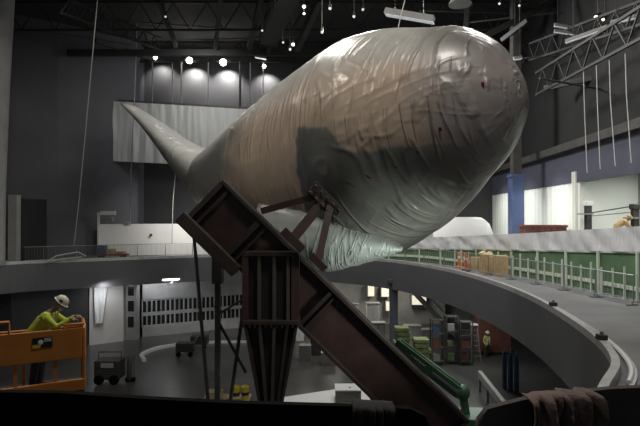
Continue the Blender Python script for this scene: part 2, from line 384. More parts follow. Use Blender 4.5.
def film_material(name, rough=.38, fold=.8):
    m = bpy.data.materials.new(name); m.use_nodes = True; nt = m.node_tree; N = nt.nodes; L = nt.links; b = N['Principled BSDF']
    at = N.new('ShaderNodeAttribute'); at.attribute_name = 'film_tone_and_light'; L.new(at.outputs['Color'], b.inputs['Base Color'])
    b.inputs['Roughness'].default_value = rough; b.inputs['Specular IOR Level'].default_value = .6
    b.inputs['Coat Weight'].default_value = .24; b.inputs['Coat Roughness'].default_value = .16
    uv = N.new('ShaderNodeUVMap'); uv.uv_map = 'wrap'
    def math_(op, x, y=None):
        q = N.new('ShaderNodeMath'); q.operation = op; q.use_clamp = (op == 'SUBTRACT')
        for k, z in enumerate((x, y)):
            if z is None: continue
            if isinstance(z, (int, float)): q.inputs[k].default_value = z
            else: L.new(z, q.inputs[k])
        return q.outputs[0]
    def ridge(scale, rot, dist, sharp):                  # thin sharp crease lines
        mp = N.new('ShaderNodeMapping'); mp.inputs['Scale'].default_value = (*scale, 1); mp.inputs['Rotation'].default_value = (0, 0, rot); L.new(uv.outputs[0], mp.inputs[0])
        n = N.new('ShaderNodeTexNoise'); n.inputs['Scale'].default_value = 1.0; n.inputs['Detail'].default_value = .6; n.inputs['Distortion'].default_value = dist
        L.new(mp.outputs[0], n.inputs['Vector'])
        d = math_('ABSOLUTE', math_('ADD', n.outputs[0], -.5))
        return math_('SUBTRACT', 1.0, math_('MULTIPLY', d, sharp))
    def patch(scale, lo, hi, off_):
        mp = N.new('ShaderNodeMapping'); mp.inputs['Location'].default_value = (off_, off_, 0); mp.inputs['Scale'].default_value = (scale, scale * .8, 1); L.new(uv.outputs[0], mp.inputs[0])
        n = N.new('ShaderNodeTexNoise'); n.inputs['Scale'].default_value = 1.0; n.inputs['Detail'].default_value = 3; L.new(mp.outputs[0], n.inputs['Vector'])
        r = N.new('ShaderNodeMapRange'); r.inputs['From Min'].default_value = lo; r.inputs['From Max'].default_value = hi; L.new(n.outputs[0], r.inputs['Value'])
        return r.outputs[0]
    h1 = math_('MULTIPLY', ridge((64, 3.2), .10, .2, 14), patch(8, .47, .62, 0))
    h2 = math_('MULTIPLY', ridge((44, 5), .45, .3, 14), patch(9, .48, .62, 3.3))
    h3 = math_('MULTIPLY', ridge((40, 5), -.3, .3, 14), patch(9, .50, .64, 7.7))
    hs_ = math_('ADD', math_('ADD', h1, h2), h3)
    bp = N.new('ShaderNodeBump'); bp.inputs['Strength'].default_value = fold; bp.inputs['Distance'].default_value = .06
    L.new(hs_, bp.inputs['Height']); L.new(bp.outputs[0], b.inputs['Normal'])
    return m
M_film = film_material('shrink_wrap_film')
M_film2 = film_material('loose_wrap_film', .38, .5)

craft = thing('wrapped_spacecraft', 'huge winged spacecraft shrouded in shiny plastic film, tilted on a steel beam', 'spacecraft', (-1, 23, 10))
def coloured_loft(name, rings, uvs, cols, mtl, parent, cap0=None, cap1=None):
    nT = len(rings); nH = len(rings[0]); vs = [p for r in rings for p in r]; fs = []
    for i in range(nT - 1):
        for j in range(nH):
            fs.append((i * nH + j, i * nH + (j + 1) % nH, (i + 1) * nH + (j + 1) % nH, (i + 1) * nH + j))
    fs.append(tuple(reversed(range(nH)))); fs.append(tuple((nT - 1) * nH + j for j in range(nH)))
    me = bpy.data.meshes.new(name); me.from_pydata([tuple(p) for p in vs], [], fs); me.update()
    at = me.color_attributes.new('film_tone_and_light', 'FLOAT_COLOR', 'POINT')
    flat = []
    for r in cols:
        for c in r: flat += [*c, 1.0]
    at.data.foreach_set('color', flat)
    ul = me.uv_layers.new(name='wrap')
    for p in me.polygons:
        js = [me.loops[l].vertex_index for l in p.loop_indices]
        wrapj = max(q % nH for q in js) - min(q % nH for q in js) > nH // 2
        for l, q in zip(p.loop_indices, js):
            u, v_ = uvs[q // nH][q % nH]
            if wrapj and (q % nH) == 0: v_ += 1.0
            ul.data[l].uv = (u, v_)
    me.materials.append(mtl)
    bm = bmesh.new(); bm.from_mesh(me); bmesh.ops.recalc_face_normals(bm, faces=bm.faces); bm.to_mesh(me); bm.free()
    me.shade_smooth()
    o = bpy.data.objects.new(name, me); COL.objects.link(o); o.parent = parent; o.matrix_parent_inverse = parent_inv(parent)
    return o
nT, nH = 340, 380
def fold_h(t, th, p):                                    # real creases of the film
    wv = noise.noise(V((t * 5, th * 2.0, 31)))
    n = noise.noise(V((t * 30 + 2.0 * wv + 1.6 * th, th * 1.0 + wv, 3)))
    r = max(0, 1 - abs(n) * 7)
    m_ = noise.noise(V((t * 20 - 7 * th, th * 3.0 + t * 8, 13))); r2 = max(0, 1 - abs(m_) * 8)
    n2 = noise.noise(V((t * 8, th * 2.4, 9)))
    patch = sstep(noise.noise(V((t * 5.2, th * 1.8, 21))) + .28 * sstep(t, .6, .9), .05, .45)
    patch2 = sstep(noise.noise(V((t * 6.0, th * 2.2, 47))), .12, .4)
    return .035 * r * patch + .018 * r2 * patch2 + .014 * n2
rings = []; uvs = []; cols = []
for i in range(nT):
    s = i / (nT - 1); t = 1 - (1 - s) ** 1.7
    rg = []; uu = []; cc = []
    for j in range(nH):
        th = 2 * PI * j / nH
        p0 = body_pt(t, th); h = fold_h(t, th, p0) * (1 - .8 * sstep(t, .90, .995))
        p = body_pt(t, th, h)
        dg = math.degrees(th); dg = dg - 360 if dg > 180 else dg
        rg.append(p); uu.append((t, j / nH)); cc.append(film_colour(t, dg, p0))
    rings.append(rg); uvs.append(uu); cols.append(cc)
# rounded nose cap
last = rings[-1]; c0 = sum(last, V()) / nH
for q in (.95, .88, .78, .65, .5, .3, .1):
    hgt = (1 - q * q) * .21 * KS
    rings.append([c0 + (p - c0) * q + AX * hgt for p in last]); uvs.append([(1 + (1 - q) * .05, j / nH) for j in range(nH)]); cols.append(cols[-1])
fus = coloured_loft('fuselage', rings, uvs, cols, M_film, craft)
# raised wing, seen edge-on
def wing(name, secs, chord_dir, mtl, colf, label=None):
    rr = []; uu = []; cc = []
    n = 64; N = 40
    # secs: centre, half thickness vector length, half chord, thickness direction
    def lerp_s(f):
        k = f * (len(secs) - 1); i = min(int(k), len(secs) - 2); k -= i
        k = k * k * (3 - 2 * k) * .35 + k * .65
        a, b = secs[i], secs[i + 1]
        return [a[q] + (b[q] - a[q]) * k for q in range(4)]
    for i in range(N):
        f = i / (N - 1); c, ht, hc, td = lerp_s(f); td = td.normalized(); cd = chord_dir.normalized()
        rg = []; ug = []; cg = []
        for j in range(n):
            th = 2 * PI * j / n; k = noise.noise(V((f * 18, th * 2, 4))) * .05
            p = c + td * math.sin(th) * (ht + k * min(1, ht)) + cd * math.cos(th) * hc + cd * hc
            rg.append(p); ug.append((f * .4, j / n)); cg.append(colf(f, math.sin(th), p))
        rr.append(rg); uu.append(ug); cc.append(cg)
    o = coloured_loft(name, rr, uu, cc, mtl, craft)
    if label: o['label'] = label
    return o
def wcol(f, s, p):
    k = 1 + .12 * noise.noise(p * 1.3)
    return [x * k for x in mixc([.20, .20, .18], [.60, .59, .55], sstep(s, -.1, .5))]  # lower face darkened, top edge paled: shade painted into the colour
def nd(a, b): return (P(*a) - P(*b)).normalized()
tdw = nd((118, 98, 36), (150, 56, 36)) * -1
secs = [(P(120, 103, 36.5), .18, 1.4, nd((126, 96, 36), (114, 110, 36))),
        (P(138, 120, 35.5), .42, 1.9, nd((146, 113, 36), (130, 128, 36))),
        (P(157, 141, 34.5), .78, 2.5, nd((166, 134, 36), (148, 149, 36))),
        (P(174, 159, 33.0), 1.25, 3.0, nd((182, 149, 36), (166, 170, 36))),
        (P(188, 174, 31.5), 1.75, 3.2, nd((194, 155, 36), (186, 193, 36))),
        (P(203, 180, 30.0), 2.0, 3.2, nd((206, 145, 36), (202, 215, 36)))]
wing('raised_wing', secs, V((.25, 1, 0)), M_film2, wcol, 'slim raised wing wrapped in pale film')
# lower wing glove under the belly, drawn film with light from below painted in
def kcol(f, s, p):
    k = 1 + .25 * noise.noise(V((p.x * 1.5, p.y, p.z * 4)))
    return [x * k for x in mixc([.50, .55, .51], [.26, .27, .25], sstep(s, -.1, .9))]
ksecs = [(P(400, 249.5, 16.9), .08, .4, V((0, 0, 1))),
         (P(380, 248, 16.8), .45, .9, V((.3, 0, 1))),
         (P(357, 246, 16.8), .80, 1.3, V((.3, 0, 1))),
         (P(330, 242, 16.9), 1.17, 1.6, V((.25, 0, 1))),
         (P(298, 236, 17.4), 1.40, 1.9, V((.1, 0, 1))),
         (P(255, 222, 19.5), 1.4, 2.2, V((0, 0, 1)))]
wing('wing_glove', ksecs, V((.3, 1, 0)), M_film2, kcol, 'drawn film under the belly, paled by painted light')
# small dark red tags stuck to the film
for t, dg in ((.985, 8), (.94, -24), (.91, -32), (.88, -34), (.845, -34), (.82, -35)):
    th = math.radians(dg); p = body_pt(t, th, .05); nrm = (body_pt(t, th, .3) - p).normalized()
    tv = (body_pt(t, th + .02, .06) - p).normalized(); bv = nrm.cross(tv)
    k = .055 if t > .93 else .04
    MB().frame(p, tv * k, bv * k * .8, nrm * .02).build('marker_tag', M_rtag, craft, bevel=.01)
# ------------------------------------------------------------------ steel beam, pedestal, bracket
beam = thing('support_beam', 'dark oxide red steel box beam slanting down beneath the wrapped spacecraft', 'beam', (6.5, 13, 0))
Pa = P(207, 199, 16.2); Pb = P(441, 428, 16.2)
bd = (Pb - Pa).normalized(); Pe = Pb + bd * .25
bn = bd.cross(V((0, 1, 0))).normalized()                 # in the face, across the beam
if bn.z < 0: bn = -bn
bo = bd.cross(bn).normalized()
if bo.y > 0: bo = -bo                                    # towards the viewer
HW = .84
lenb = (Pe - Pa).length; mid = (Pa + Pe) / 2
MB().frame(mid + bo * .05, bd * lenb / 2, bn * (HW - .1), bo * .12).build('web_plate', M_red, beam)
MB().frame(mid + bn * (HW - .06), bd * lenb / 2, bn * .06, bo * .42).build('flange', M_redd, beam, bevel=.015)
MB().frame(mid - bn * (HW - .06), bd * lenb / 2, bn * .06, bo * .42).build('flange', M_redd, beam, bevel=.015)
MB().frame(Pa + bd * 1.1 - bn * (HW + .10), bd * 1.25, bn * .20, bo * .50).build('bearing_block', M_redd, beam, bevel=.02)
MB().frame(Pa + bd * 1.05 - bn * (HW - .115) + bo * .46, bd * 1.05, bn * .018, bo * .03).build('flange_glint', M_glint, beam)  # bright strip standing for the light glint along the lower flange
for s, h, t in ((.06, .40, .08), (.36, .30, .05), (1.75, .34, .10), (2.05, .3, .04), (4.95, .34, .06), (5.15, .25, .03)):
    MB().frame(Pa + bd * s + bo * .16, bd * t, bn * (HW - .1), bo * h * .6).build('stiffener', M_redd, beam)
MB().frame(Pe + bo * .0, bd * .04, bn * HW, bo * .42).build('end_plate', M_redd, beam)
MB().box(Pe.x - 1.1, Pe.x + .3, Pe.y - .7, Pe.y + .7, 0, Pe.z - .62).build('concrete_plinth', M_pale, beam)
# pedestal
px, py = P(271, 300, 15.2).x, 15.45
ped = thing('pedestal', 'dark ribbed steel pedestal tapering downwards under the slanted beam', 'pedestal', (px, py, 0))
def zz(v): return 9.4 + (217 - v) / 500 * 15.2
wt, wb = .82, .34
M_ribs = mat('brown_grey_rib_steel', (.065, .052, .046), .5, 0, .2, 3)
M_pit = mat('black_recess_steel', (.030, .025, .023), .6)
MB().box(px - wt, px + wt, py - .08, py + .3, zz(322), zz(255)).build('upper_casing', M_pit, ped, bevel=.02)
for x, wd_ in ((-.78, .09), (-.36, .05), (.10, .05), (.52, .05), (.74, .12)): MB().box(px + x - wd_, px + x + wd_, py - .28, py - .06, zz(322), zz(254)).build('rib', M_red if abs(x) > .6 else M_ribs, ped)
MB().box(px - wt, px + wt, py - .3, py + .3, zz(256), zz(252)).build('top_plate', M_redd, ped)
MB().box(px - wt - .05, px + wt + .05, py - .36, py + .5, zz(324), zz(320)).build('collar_plate', M_redd, ped, bevel=.01)
m = MB(); rr = []
for z, k in ((zz(324), wt), (zz(402), wb), (.35, wb * .95)):
    rr.append([V((px + a * k, py + (-.08 if b < 0 else .5), z)) for a, b in ((-1, -1), (1, -1), (1, 1), (-1, 1))])
m.loft(rr); m.build('lower_casing', M_pit, ped)
for x in (-.96, -.42, .12, .62, .96):
    MB().bar((px + x * wt, py - .18, zz(324)), (px + x * wb, py - .18, zz(404)), .09, .22, (0, 1, 0)).build('rib', M_ribs if x in (-.42, .12) else M_redd, ped)
MB().box(px - .9, px + .9, py - .8, py + .8, 0, .4).build('base_plate', M_steel_d, ped)
for i in range(11): MB().lathe((px - wt + i * wt / 5, py - .3, zz(324) - .09), [(.035, 0), (.035, .09)], 6).build('bolt', M_redd, ped)
# bracket of struts holding the craft
br = thing('strut_bracket', 'triangular bracket of red steel struts between the beam and the craft', 'bracket', P(300, 235, 15.2))

def strut(a, b, wd): MB().bar(a, b, wd, wd * 1.3, (0, 1, 0)).build('strut', M_red, br)
strut(P(262, 211, 15.9), P(314, 197, 15.7), .2)
strut(P(292, 240, 15.3), P(322, 203, 15.6), .30)
strut(P(318, 262, 14.9), P(330, 207, 15.5), .22)
MB().frame(P(325, 201, 15.75), nd((312, 187, 15), (340, 216, 15)) * .62, nd((312, 187, 15), (300, 201, 15)) * .24, V((0, .26, 0))).build('clamp_block', M_redd, br, bevel=.03)
for q in (-.5, -.25, 0, .25, .5):
    c = P(325, 201, 15.35) + nd((312, 187, 15), (340, 216, 15)) * q; MB().ball(c + nd((312, 187, 15), (300, 201, 15)) * .12, .06, n=8).build('bolt', M_redd, br); MB().ball(c - nd((312, 187, 15), (300, 201, 15)) * .14, .07, n=8).build('bolt', M_redd, br)
MB().bar(P(306, 188, 15.6), P(338, 212, 15.5), .16, .25, (0, 1, 0)).build('top_plate', M_redd, br)
MB().frame(P(293, 240, 15.15), bd * .42, bn * .12, bo * .2).build('gusset', M_red, br)
MB().frame(P(318, 262, 14.75), bd * .3, bn * .1, bo * .2).build('gusset', M_red, br)

# shoring props under the raised end of the beam
sh = thing('shoring_prop', 'upright dark steel prop under the raised end of the beam', 'prop', (P(218, 300, 17.3).x, 17.3, 0), 'shoring props')
x0 = P(218, 300, 17.3).x
m = MB(); m.box(x0 - .09, x0 + .09, 17.2, 17.4, 0, 8.0); m.build('post', M_steel_d, sh)
MB().box(x0 - .17, x0 + .17, 17.1, 17.5, P(0, 283, 17.3).z, 8.25).build('jack_head', M_steel_d, sh)
MB().box(x0 - .25, x0 + .25, 17.05, 17.55, 0, .06).build('base_plate', M_steel_d, sh)
for (a, b, lab, r) in ((P(194, 236, 17.1), V((P(213, 400, 17.0).x + .12, 17.0, .02)), 'slim leaning prop left of the upright prop', .06),
                       (P(249, 268, 17.5), V((P(222, 400, 17.5).x - .1, 17.5, .02)), 'slim prop leaning left, between the upright prop and the pedestal', .065)):
    o = thing('shoring_prop', lab, 'prop', (b.x, b.y, 0), 'shoring props')
    MB().tube([a, b + V((0, 0, .03))], r, 8).build('post', M_steel_d, o)
    MB().box(b.x - .2, b.x + .2, b.y - .2, b.y + .2, 0, .05).build('base_plate', M_steel_d, o)
MB().bar(P(219, 314, 17.35), P(243, 299, 17.45), .07).build('brace', M_steel_d, sh)
MB().bar(P(219, 322, 17.35), P(246, 372, 17.45), .09).build('brace', M_steel_d, sh)

# ------------------------------------------------------------------ roof steel
def truss(name, a, b, depth, label, npan=10, cw=.13, ww=.065, group=None):
    a, b = V(a), V(b); o = thing(name, label, 'truss', tuple((a + b) / 2), group); up = V((0, 0, depth))
    MB().bar(a, b, cw).build('bottom_chord', M_truss, o); MB().bar(a + up, b + up, cw).build('top_chord', M_truss, o)
    for i in range(npan):
        p = a + (b - a) * i / npan; q = a + (b - a) * (i + 1) / npan; mp = (p + q) / 2 + up
        MB().bar(p, mp, ww).build('web_member', M_truss, o); MB().bar(mp, q, ww).build('web_member', M_truss, o)
    return o
truss('roof_truss', (-16, 44.3, 23.2), (15.2, 44.3, 23.2), 1.7, 'rearmost dark roof truss crossing above the white wall sheet', 16)
truss('roof_truss', (-24, 36, 22.9), (15.0, 36, 22.9), 2.0, 'dark roof truss crossing just in front of the rearmost truss', 16)
truss('roof_truss', PZ(60, 12, 21.6) , PZ(160, 50, 22.6), 1.0, 'sloping dark truss high at the upper left', 7)
truss('roof_truss', V((13.0, 30, 16.75)), V((13.0, 14, 16.55)), 1.3, 'long dark truss running along the right wall over the ropes', 9)
truss('roof_truss', P(524, 62, 34), P(648, 22, 23), 1.1, 'dark truss behind the long strip light at the upper right', 8)
def girder(a, b, wd, label):
    tag(MB().bar(a, b, wd, wd * 1.6).build('roof_girder', M_truss), label, 'girder')
girder(PZ(215, 48, 22.6), PZ(221, -6, 24.4), .28, 'dark roof girder straight above the two bright floodlights')
girder(PZ(249, 47, 22.6), PZ(262, -6, 24.2), .34, 'dark roof girder right of the two bright floodlights')
girder(PZ(297, 48, 21.5), PZ(320, -2, 23.2), .36, 'slanting dark roof girder just left of the spacecraft crest')
girder(PZ(176, 46, 22.6), PZ(158, 0, 24.4), .25, 'dark roof girder above the leftmost floodlight')
girder(PZ(268, 52, 22.2), PZ(283, 2, 23.7), .22, 'thin dark roof girder beside the lamp cluster')
girder(PZ(95, 40, 22.6), PZ(150, 58, 22.9), .22, 'short dark girder under the sloping truss at upper left')
girder(PZ(485, 36, 20.5), PZ(548, 4, 22.5), .22, 'dark girder rising right above the spacecraft nose')
girder(PZ(502, 40, 20), PZ(528, 20, 20.6), .16, 'short dark girder over the nose of the spacecraft')
girder(PZ(466, 30, 22.5), PZ(468, -4, 24), .30, 'dark hanger girder behind the crest of the spacecraft')
girder(V((-20, 39.5, 22.4)), V((15.2, 39.5, 22.4)), .30, 'long dark cross girder between the two rear trusses')
girder(PZ(545, 88, 17.4), PZ(655, 64, 17.4), .2, 'dark pipe girder at mid height on the right')
random.seed(21)
for i, (u0, v0, u1, v1, z, lab) in enumerate(((40, 30, 130, 44, 23.6, 'thin roof conduit at the far upper left'), (120, 20, 250, 30, 24.2, 'thin roof conduit crossing over the left girders'), (180, 40, 300, 36, 23.0, 'thin roof conduit above the bright floodlights'), (420, 10, 560, 14, 23.4, 'thin roof conduit above the spacecraft nose'), (470, 22, 556, 12, 22.8, 'slanting roof conduit right of the crest'), (500, 60, 640, 48, 19.5, 'roof conduit over the four pale ropes'), (540, 78, 640, 96, 16.5, 'lower roof conduit behind the four pale ropes'))):
    tag(MB().tube([PZ(u0, v0, z), PZ(u1, v1, z)], .05, 6).build('roof_conduit', M_steel_d), lab, 'conduit')
# catwalk with spots
cw = thing('catwalk', 'dark lighting catwalk with rails and clutter above the spacecraft back', 'catwalk', P(280, 20, 35))
ca, cb_ = PZ(268, 44, 22.0), PZ(292, -8, 22.0)
MB().bar(ca, cb_, 1.2, .1).build('walkway', M_truss, cw)
side = (cb_ - ca).normalized().cross(V((0, 0, 1)))
for sgn in (-1, 1):
    r = MB()
    for h in (.5, 1.1): r.bar(ca + side * .6 * sgn + V((0, 0, h)), cb_ + side * .6 * sgn + V((0, 0, h)), .06)
    for i in range(9):
        p = ca + (cb_ - ca) * i / 8 + side * .6 * sgn; r.bar(p, p + V((0, 0, 1.1)), .05)
    r.build('guardrail', M_truss, cw)
def spot(u, v, d, label, r=.16, bright=M_flood, aim=(0, 20, 6), up=.8):
    p = P(u, v, d); o = thing('spotlight', label, 'lamp', p, 'theatre spotlights in the roof'); dd = (V(aim) - p).normalized()
    MB().tube([p - dd * .45, p - dd * .3, p - dd * .02], [r * .5, r, r * 1.1], 12).build('housing', M_mach, o)
    MB().tube([p - dd * .03, p + dd * .015], r * .92, 12).build('lens', bright, o)
    MB().bar(p - dd * .2, V((p.x - dd.x * .2, p.y - dd.y * .2, 25)), .035).build('yoke', M_steel_d, o)
    return o
M_hot = mat('small_hot_lens', (1, .98, .95), .4, 0, 0, 1, 0, None, (1, 1, 1), 4)
for u, v, d, lab, r, b in ((304, 6, 30, 'spotlight at the top beside the spacecraft crest, white and glowing', .16, M_hot), (304, 13, 30, 'small glowing spotlight just under the topmost glowing one', .1, M_hot),
                        (293, 44, 32, 'glowing spotlight low in the cluster left of the crest', .15, M_hot), (290, 49, 32, 'lowest small lamp of the cluster left of the crest', .12, M_dim),
                        (165, 16, 34, 'small dim lamp on the girder above the left floodlights', .1, M_dim), (262, 30, 33, 'dim lamp under the catwalk end', .1, M_dim),
                        (330, 8, 28, 'dim lamp left of the long strip light above the crest', .12, M_dim), (354, 16, 28, 'dim lamp close beside the strip light above the crest', .12, M_dim), (363, 9, 28, 'dim lamp just above the strip light end', .1, M_dim), (283, 42, 32, 'dim lamp left of the low glowing spotlight', .1, M_dim), (322, 32, 28, 'dim lamp touching the crest line of the craft', .1, M_dim),
                        (597, 17, 27, 'bright lamp above the strip light at upper right', .17, M_hot), (604, 19, 27, 'small lamp right of the bright lamp at upper right', .1, M_hot), (500, 3, 30, 'dim lamp at the top above the spacecraft nose', .1, M_dim), (520, 5, 30, 'dim lamp at the top right of the nose', .1, M_dim)):
    spot(u, v, d, lab, r * .72, b)
def strip(a, b, label, wd=.28, lens=M_dim, ht=.16):
    a, b = V(a), V(b); o = thing('strip_light', label, 'lamp', tuple((a + b) / 2))
    MB().bar(a, b, wd, ht).build('housing', M_grey, o)
    dn = V((0, 0, -ht * .6)); MB().bar(a + dn, b + dn, wd * .8, .04).build('diffuser', lens, o)
    for q in (.2, .8):
        p = a + (b - a) * q; MB().bar(p, V((p.x, p.y, 25)), .025).build('hanger', M_truss, o)
M_pl = mat('lit_pale_diffuser', (.75, .78, .85), .4, 0, .1, 2, 0, None, (1, 1, 1), .28)
strip(P(386, 11, 27), P(434, 19, 26), 'long pale strip light over the spacecraft crest', .5, M_pl, .3)
strip(P(566, 41, 26), P(608, 26, 25), 'long bright strip light at the upper right', .22, M_pl)
strip(P(612, 22, 25), P(640, 15, 24), 'strip light at the right edge beyond the long one', .22, M_pl)
strip(P(555, 24, 29), P(572, 27, 29), 'short strip light left of the long one at upper right', .14, M_pl)
strip(P(555, 30, 29), P(575, 33, 29), 'lower short strip light at upper right', .12, M_pl)
strip(P(514, 58, 30), P(522, 57, 30), 'small strip light beside the spacecraft nose', .25, M_pl)
strip(P(213, 52, 43), P(226, 54, 43), 'pale strip light above the brighter rear floodlight', .35, M_dim)
strip(P(255, 56, 43), P(266, 58, 43), 'pale strip light above the right rear floodlight', .35, M_dim)
# floodlights on poles at the back wall
for i, (u, v, r, e, lab) in enumerate(((155, 57, .16, 120, 'small floodlight on a pole, leftmost at the rear wall'), (189, 60, .27, 260, 'bright floodlight above the white wall sheet, second from the left'), (223, 62, .29, 320, 'brightest floodlight in the middle of the rear row'), (264, 66, .15, 180, 'floodlight nearest the spacecraft back in the rear row'))):
    p = P(u, v, 44.2); o = thing('floodlight', lab, 'lamp', p, 'floodlights at the rear wall')
    MB().ball(p, r, r * .8, r, 12).build('lens', M_flood, o)
    MB().box(p.x - r * .8, p.x + r * .8, p.y + r * .5, p.y + r * 1.3, p.z - r * .8, p.z + r * .8).build('housing', M_mach, o)
    MB().bar(p + V((0, r, 0)), p + V((0, r, 23.2 - p.z)), .06).build('yoke', M_steel_d, o)
    lamp('floodlight_beam', 'SPOT', p + V((0, .5, -.25)), e * 4, (1, .97, .93), .1, None, V((p.x, 46, p.z - 1.7)), 110)
# slender poles and hanging lines at the rear
for u, v0, v1, d, r, lab in ((152, 58, 104, 45, .05, 'thin pole under the leftmost rear floodlight'), (181, 48, 104, 45, .07, 'pale thin pole left of the second rear floodlight'), (208, 55, 106, 45, .04, 'thin pole between the two bright rear floodlights'), (250, 63, 107, 45, .05, 'thin pole left of the right rear floodlight'), (263, 68, 100, 45, .04, 'thin pole below the right rear floodlight'), (172, 56, 104, 45, .04, 'faint pole left of the pale thin pole'), (240, 70, 107, 45, .1, 'dark thick post behind the floodlight glow')):
    a, b = P(u, v0, 44.3), P(u, v1, 44.3); a.z = 23.2
    tag(MB().tube([a, b], r, 6).build('hanging_pole', M_cable if r < .09 else M_steel_d), lab, 'pole', 'poles at the rear wall')
def rope(pts, r, mtl, label, group):
    tag(MB().tube(pts, r, 6).build('hanging_rope', mtl, None, True), label, 'rope', group)
rope([V((-13.3, 30, 25)), P(97, -4, 30), P(95, 20, 30), P(88, 100, 30.5), P(79, 200, 31.2), P(74, 246, 31.6)], .028, M_cable, 'long slanting rope hanging down the slate wall on the left', 'lines hanging on the left')
rope([V((P(136, 42, 40).x, 40, 25)), P(136, 42, 40), P(134, 100, 40), P(131, 170, 40), P(130, 226, 40)], .04, M_cable, 'vertical line hanging left of the white wall sheet', 'lines hanging on the left')
rope([P(176, 165, 41.5), P(173, 200, 41.5), P(172, 244, 41.5)], .035, M_cable, 'faint line hanging below the raised wing', 'lines hanging on the left')
rope([V((4.3, 24, 25)), P(405, 0, 24), P(401, 15, 24), P(398, 29, 24)], .025, M_rope, 'line dropping to the spacecraft crest by the strip light', 'lines hanging on the left')
for (u0, v0, u1, v1), lab in zip(((584, 70, 587, 173), (597, 65, 600, 169), (610, 60, 615, 166), (626, 53, 631, 163)), ('leftmost and lowest pale rope of the four at right', 'second pale rope of the four hanging at right', 'third pale rope of the four hanging at right', 'rightmost pale rope of the four at the picture edge')):
    d = 13.0 * 500 / (u0 - 320); rope([P(u0, v0, d), P(u0 + 1, v0 + 40, d), P(u1, v1 - 8, d), P(u1 + .5, v1, d)], .02, M_rope, lab, 'four pale ropes on the right')

# white sheet hung on the back wall
def drape(name, pts2, mtl, label, cat, amp=.12, nu=70, nv=30, freq=5, thick=.03, kind=None):
    tl, tr, bl_, br_ = [V(p) for p in pts2]; nrm = (tr - tl).cross(bl_ - tl).normalized()
    m = MB(); rows = []
    for i in range(nv + 1):
        r = []
        for j in range(nu + 1):
            a, b = j / nu, i / nv; p = (tl * (1 - a) + tr * a) * (1 - b) + (bl_ * (1 - a) + br_ * a) * b
            h = amp * (noise.noise(V((a * freq * 4, b * 1.3, 2))) + .5 * noise.noise(V((a * freq * 11, b * 2, 5))))
            r.append(p + nrm * h)
        rows.append(r)
    back = [[p - nrm * thick for p in r] for r in rows]
    rings = [r + list(reversed(q)) for r, q in zip(rows, back)]
    m.loft(rings); o = m.build(name, mtl, None, True); return tag(o, label, cat)
drape('wall_sheet', (P(111, 101, 43.0), P(262, 110, 43.6), P(110, 161, 43.0), P(262, 168, 43.6)), M_sheet, 'large wrinkled white sheet hung on the dark rear wall behind the raised wing', 'sheet', .14, 110, 16, 6)
tag(MB().bar(P(108, 99.5, 43.2), P(264, 108.5, 43.8), .1).build('sheet_rail', M_steel_d), 'dark rail from which the white wall sheet hangs', 'rail')

# ------------------------------------------------------------------ left mezzanine
hb = thing('hoarding', 'long white hoarding board standing at the rear of the left mezzanine', 'hoarding', P(160, 250, 43))
a = P(99, 224, 41.2); b = P(262, 219, 44.6)
MB().bar(V((a.x, a.y, (a.z + 6.2) / 2)), V((b.x, b.y, (a.z + 6.2) / 2)), .1, a.z - 6.2).build('board', M_board, hb)
MB().bar(V((a.x, a.y - .05, 6.2)), V((a.x, a.y - .05, a.z + .95)), .16).build('end_post', M_whitep, hb)
k = P(151, 235, 42.0); MB().ball(k, .12, .08, .12, 8).build('knob', M_mach, hb)
tag(MB().box(*(lambda p: (p.x - .5, p.x + .7, p.y - .1, p.y + .1, p.z - .16, p.z + .16))(P(107, 213, 40.8))).build('wall_sign_box', M_whitep), 'small white box sign fixed above the left end of the hoarding', 'sign')
cm = thing('camera_pod', 'small grey device under the white box sign', 'device', P(112, 219, 40.9)); q = P(112, 219, 40.9)
MB().ball(q, .16, .16, .2, 10).build('body', M_grey, cm); MB().bar(q, q + V((0, .5, .25)), .05).build('arm', M_grey, cm)
tag(MB().box(*(lambda p: (p.x - .22, p.x + .22, p.y - .15, p.y + .15, p.z - .12, p.z + .12))(P(127, 223, 41.68))).build('junction_box', M_grey), 'grey junction box on top edge of the hoarding', 'box')
o = thing('door_1', None, None, P(33, 248, 36)); o['kind'] = 'structure'
c0, c1 = P(21, 200, 34.6), P(46, 247, 36.9)
MB().bar(V((c0.x, c0.y, 8.4)), V((c1.x, c1.y, 8.4)), .12, 4.4).build('door_panel', mat('near_black_opening', (.012, .012, .014), .6), o)
fr = MB(); fr.bar(V((c0.x, c0.y, 10.65)), V((c1.x, c1.y, 10.65)), .2, .12); fr.build('door_frame', M_walld, o)
pp = P(14, 262, 34)
tag(settle(MB().box(pp.x - .3, pp.x + .3, 33.8, 34.3, 6.2, 10.9).build('pale_pillar', M_grey, bevel=.02), (pp.x, 34, 6.2)), 'pale grey pillar beside the dark doorway on the left mezzanine', 'pillar')
struct(MB().bar(V((-26, 34.8, 8.55)), V((pp.x - .3, 34.3, 8.55)), .15, 4.7).build('wall_stub', mat('slate_stub', (.14, .14, .155), .6)))
cc = thing('flared_column', 'tall round grey column at the left edge, flaring upwards', 'column', (-22.0, 33.5, 6.2))
MB().lathe((-21.85, 33.3, 6.2), [(.78, 0), (.8, 5), (1.0, 12), (1.3, 18.8)], 28).build('shaft', M_pale, cc, True)
MB().lathe((-21.85, 33.3, 6.2), [(.95, 0), (.95, .25)], 28).build('base', M_grey, cc)

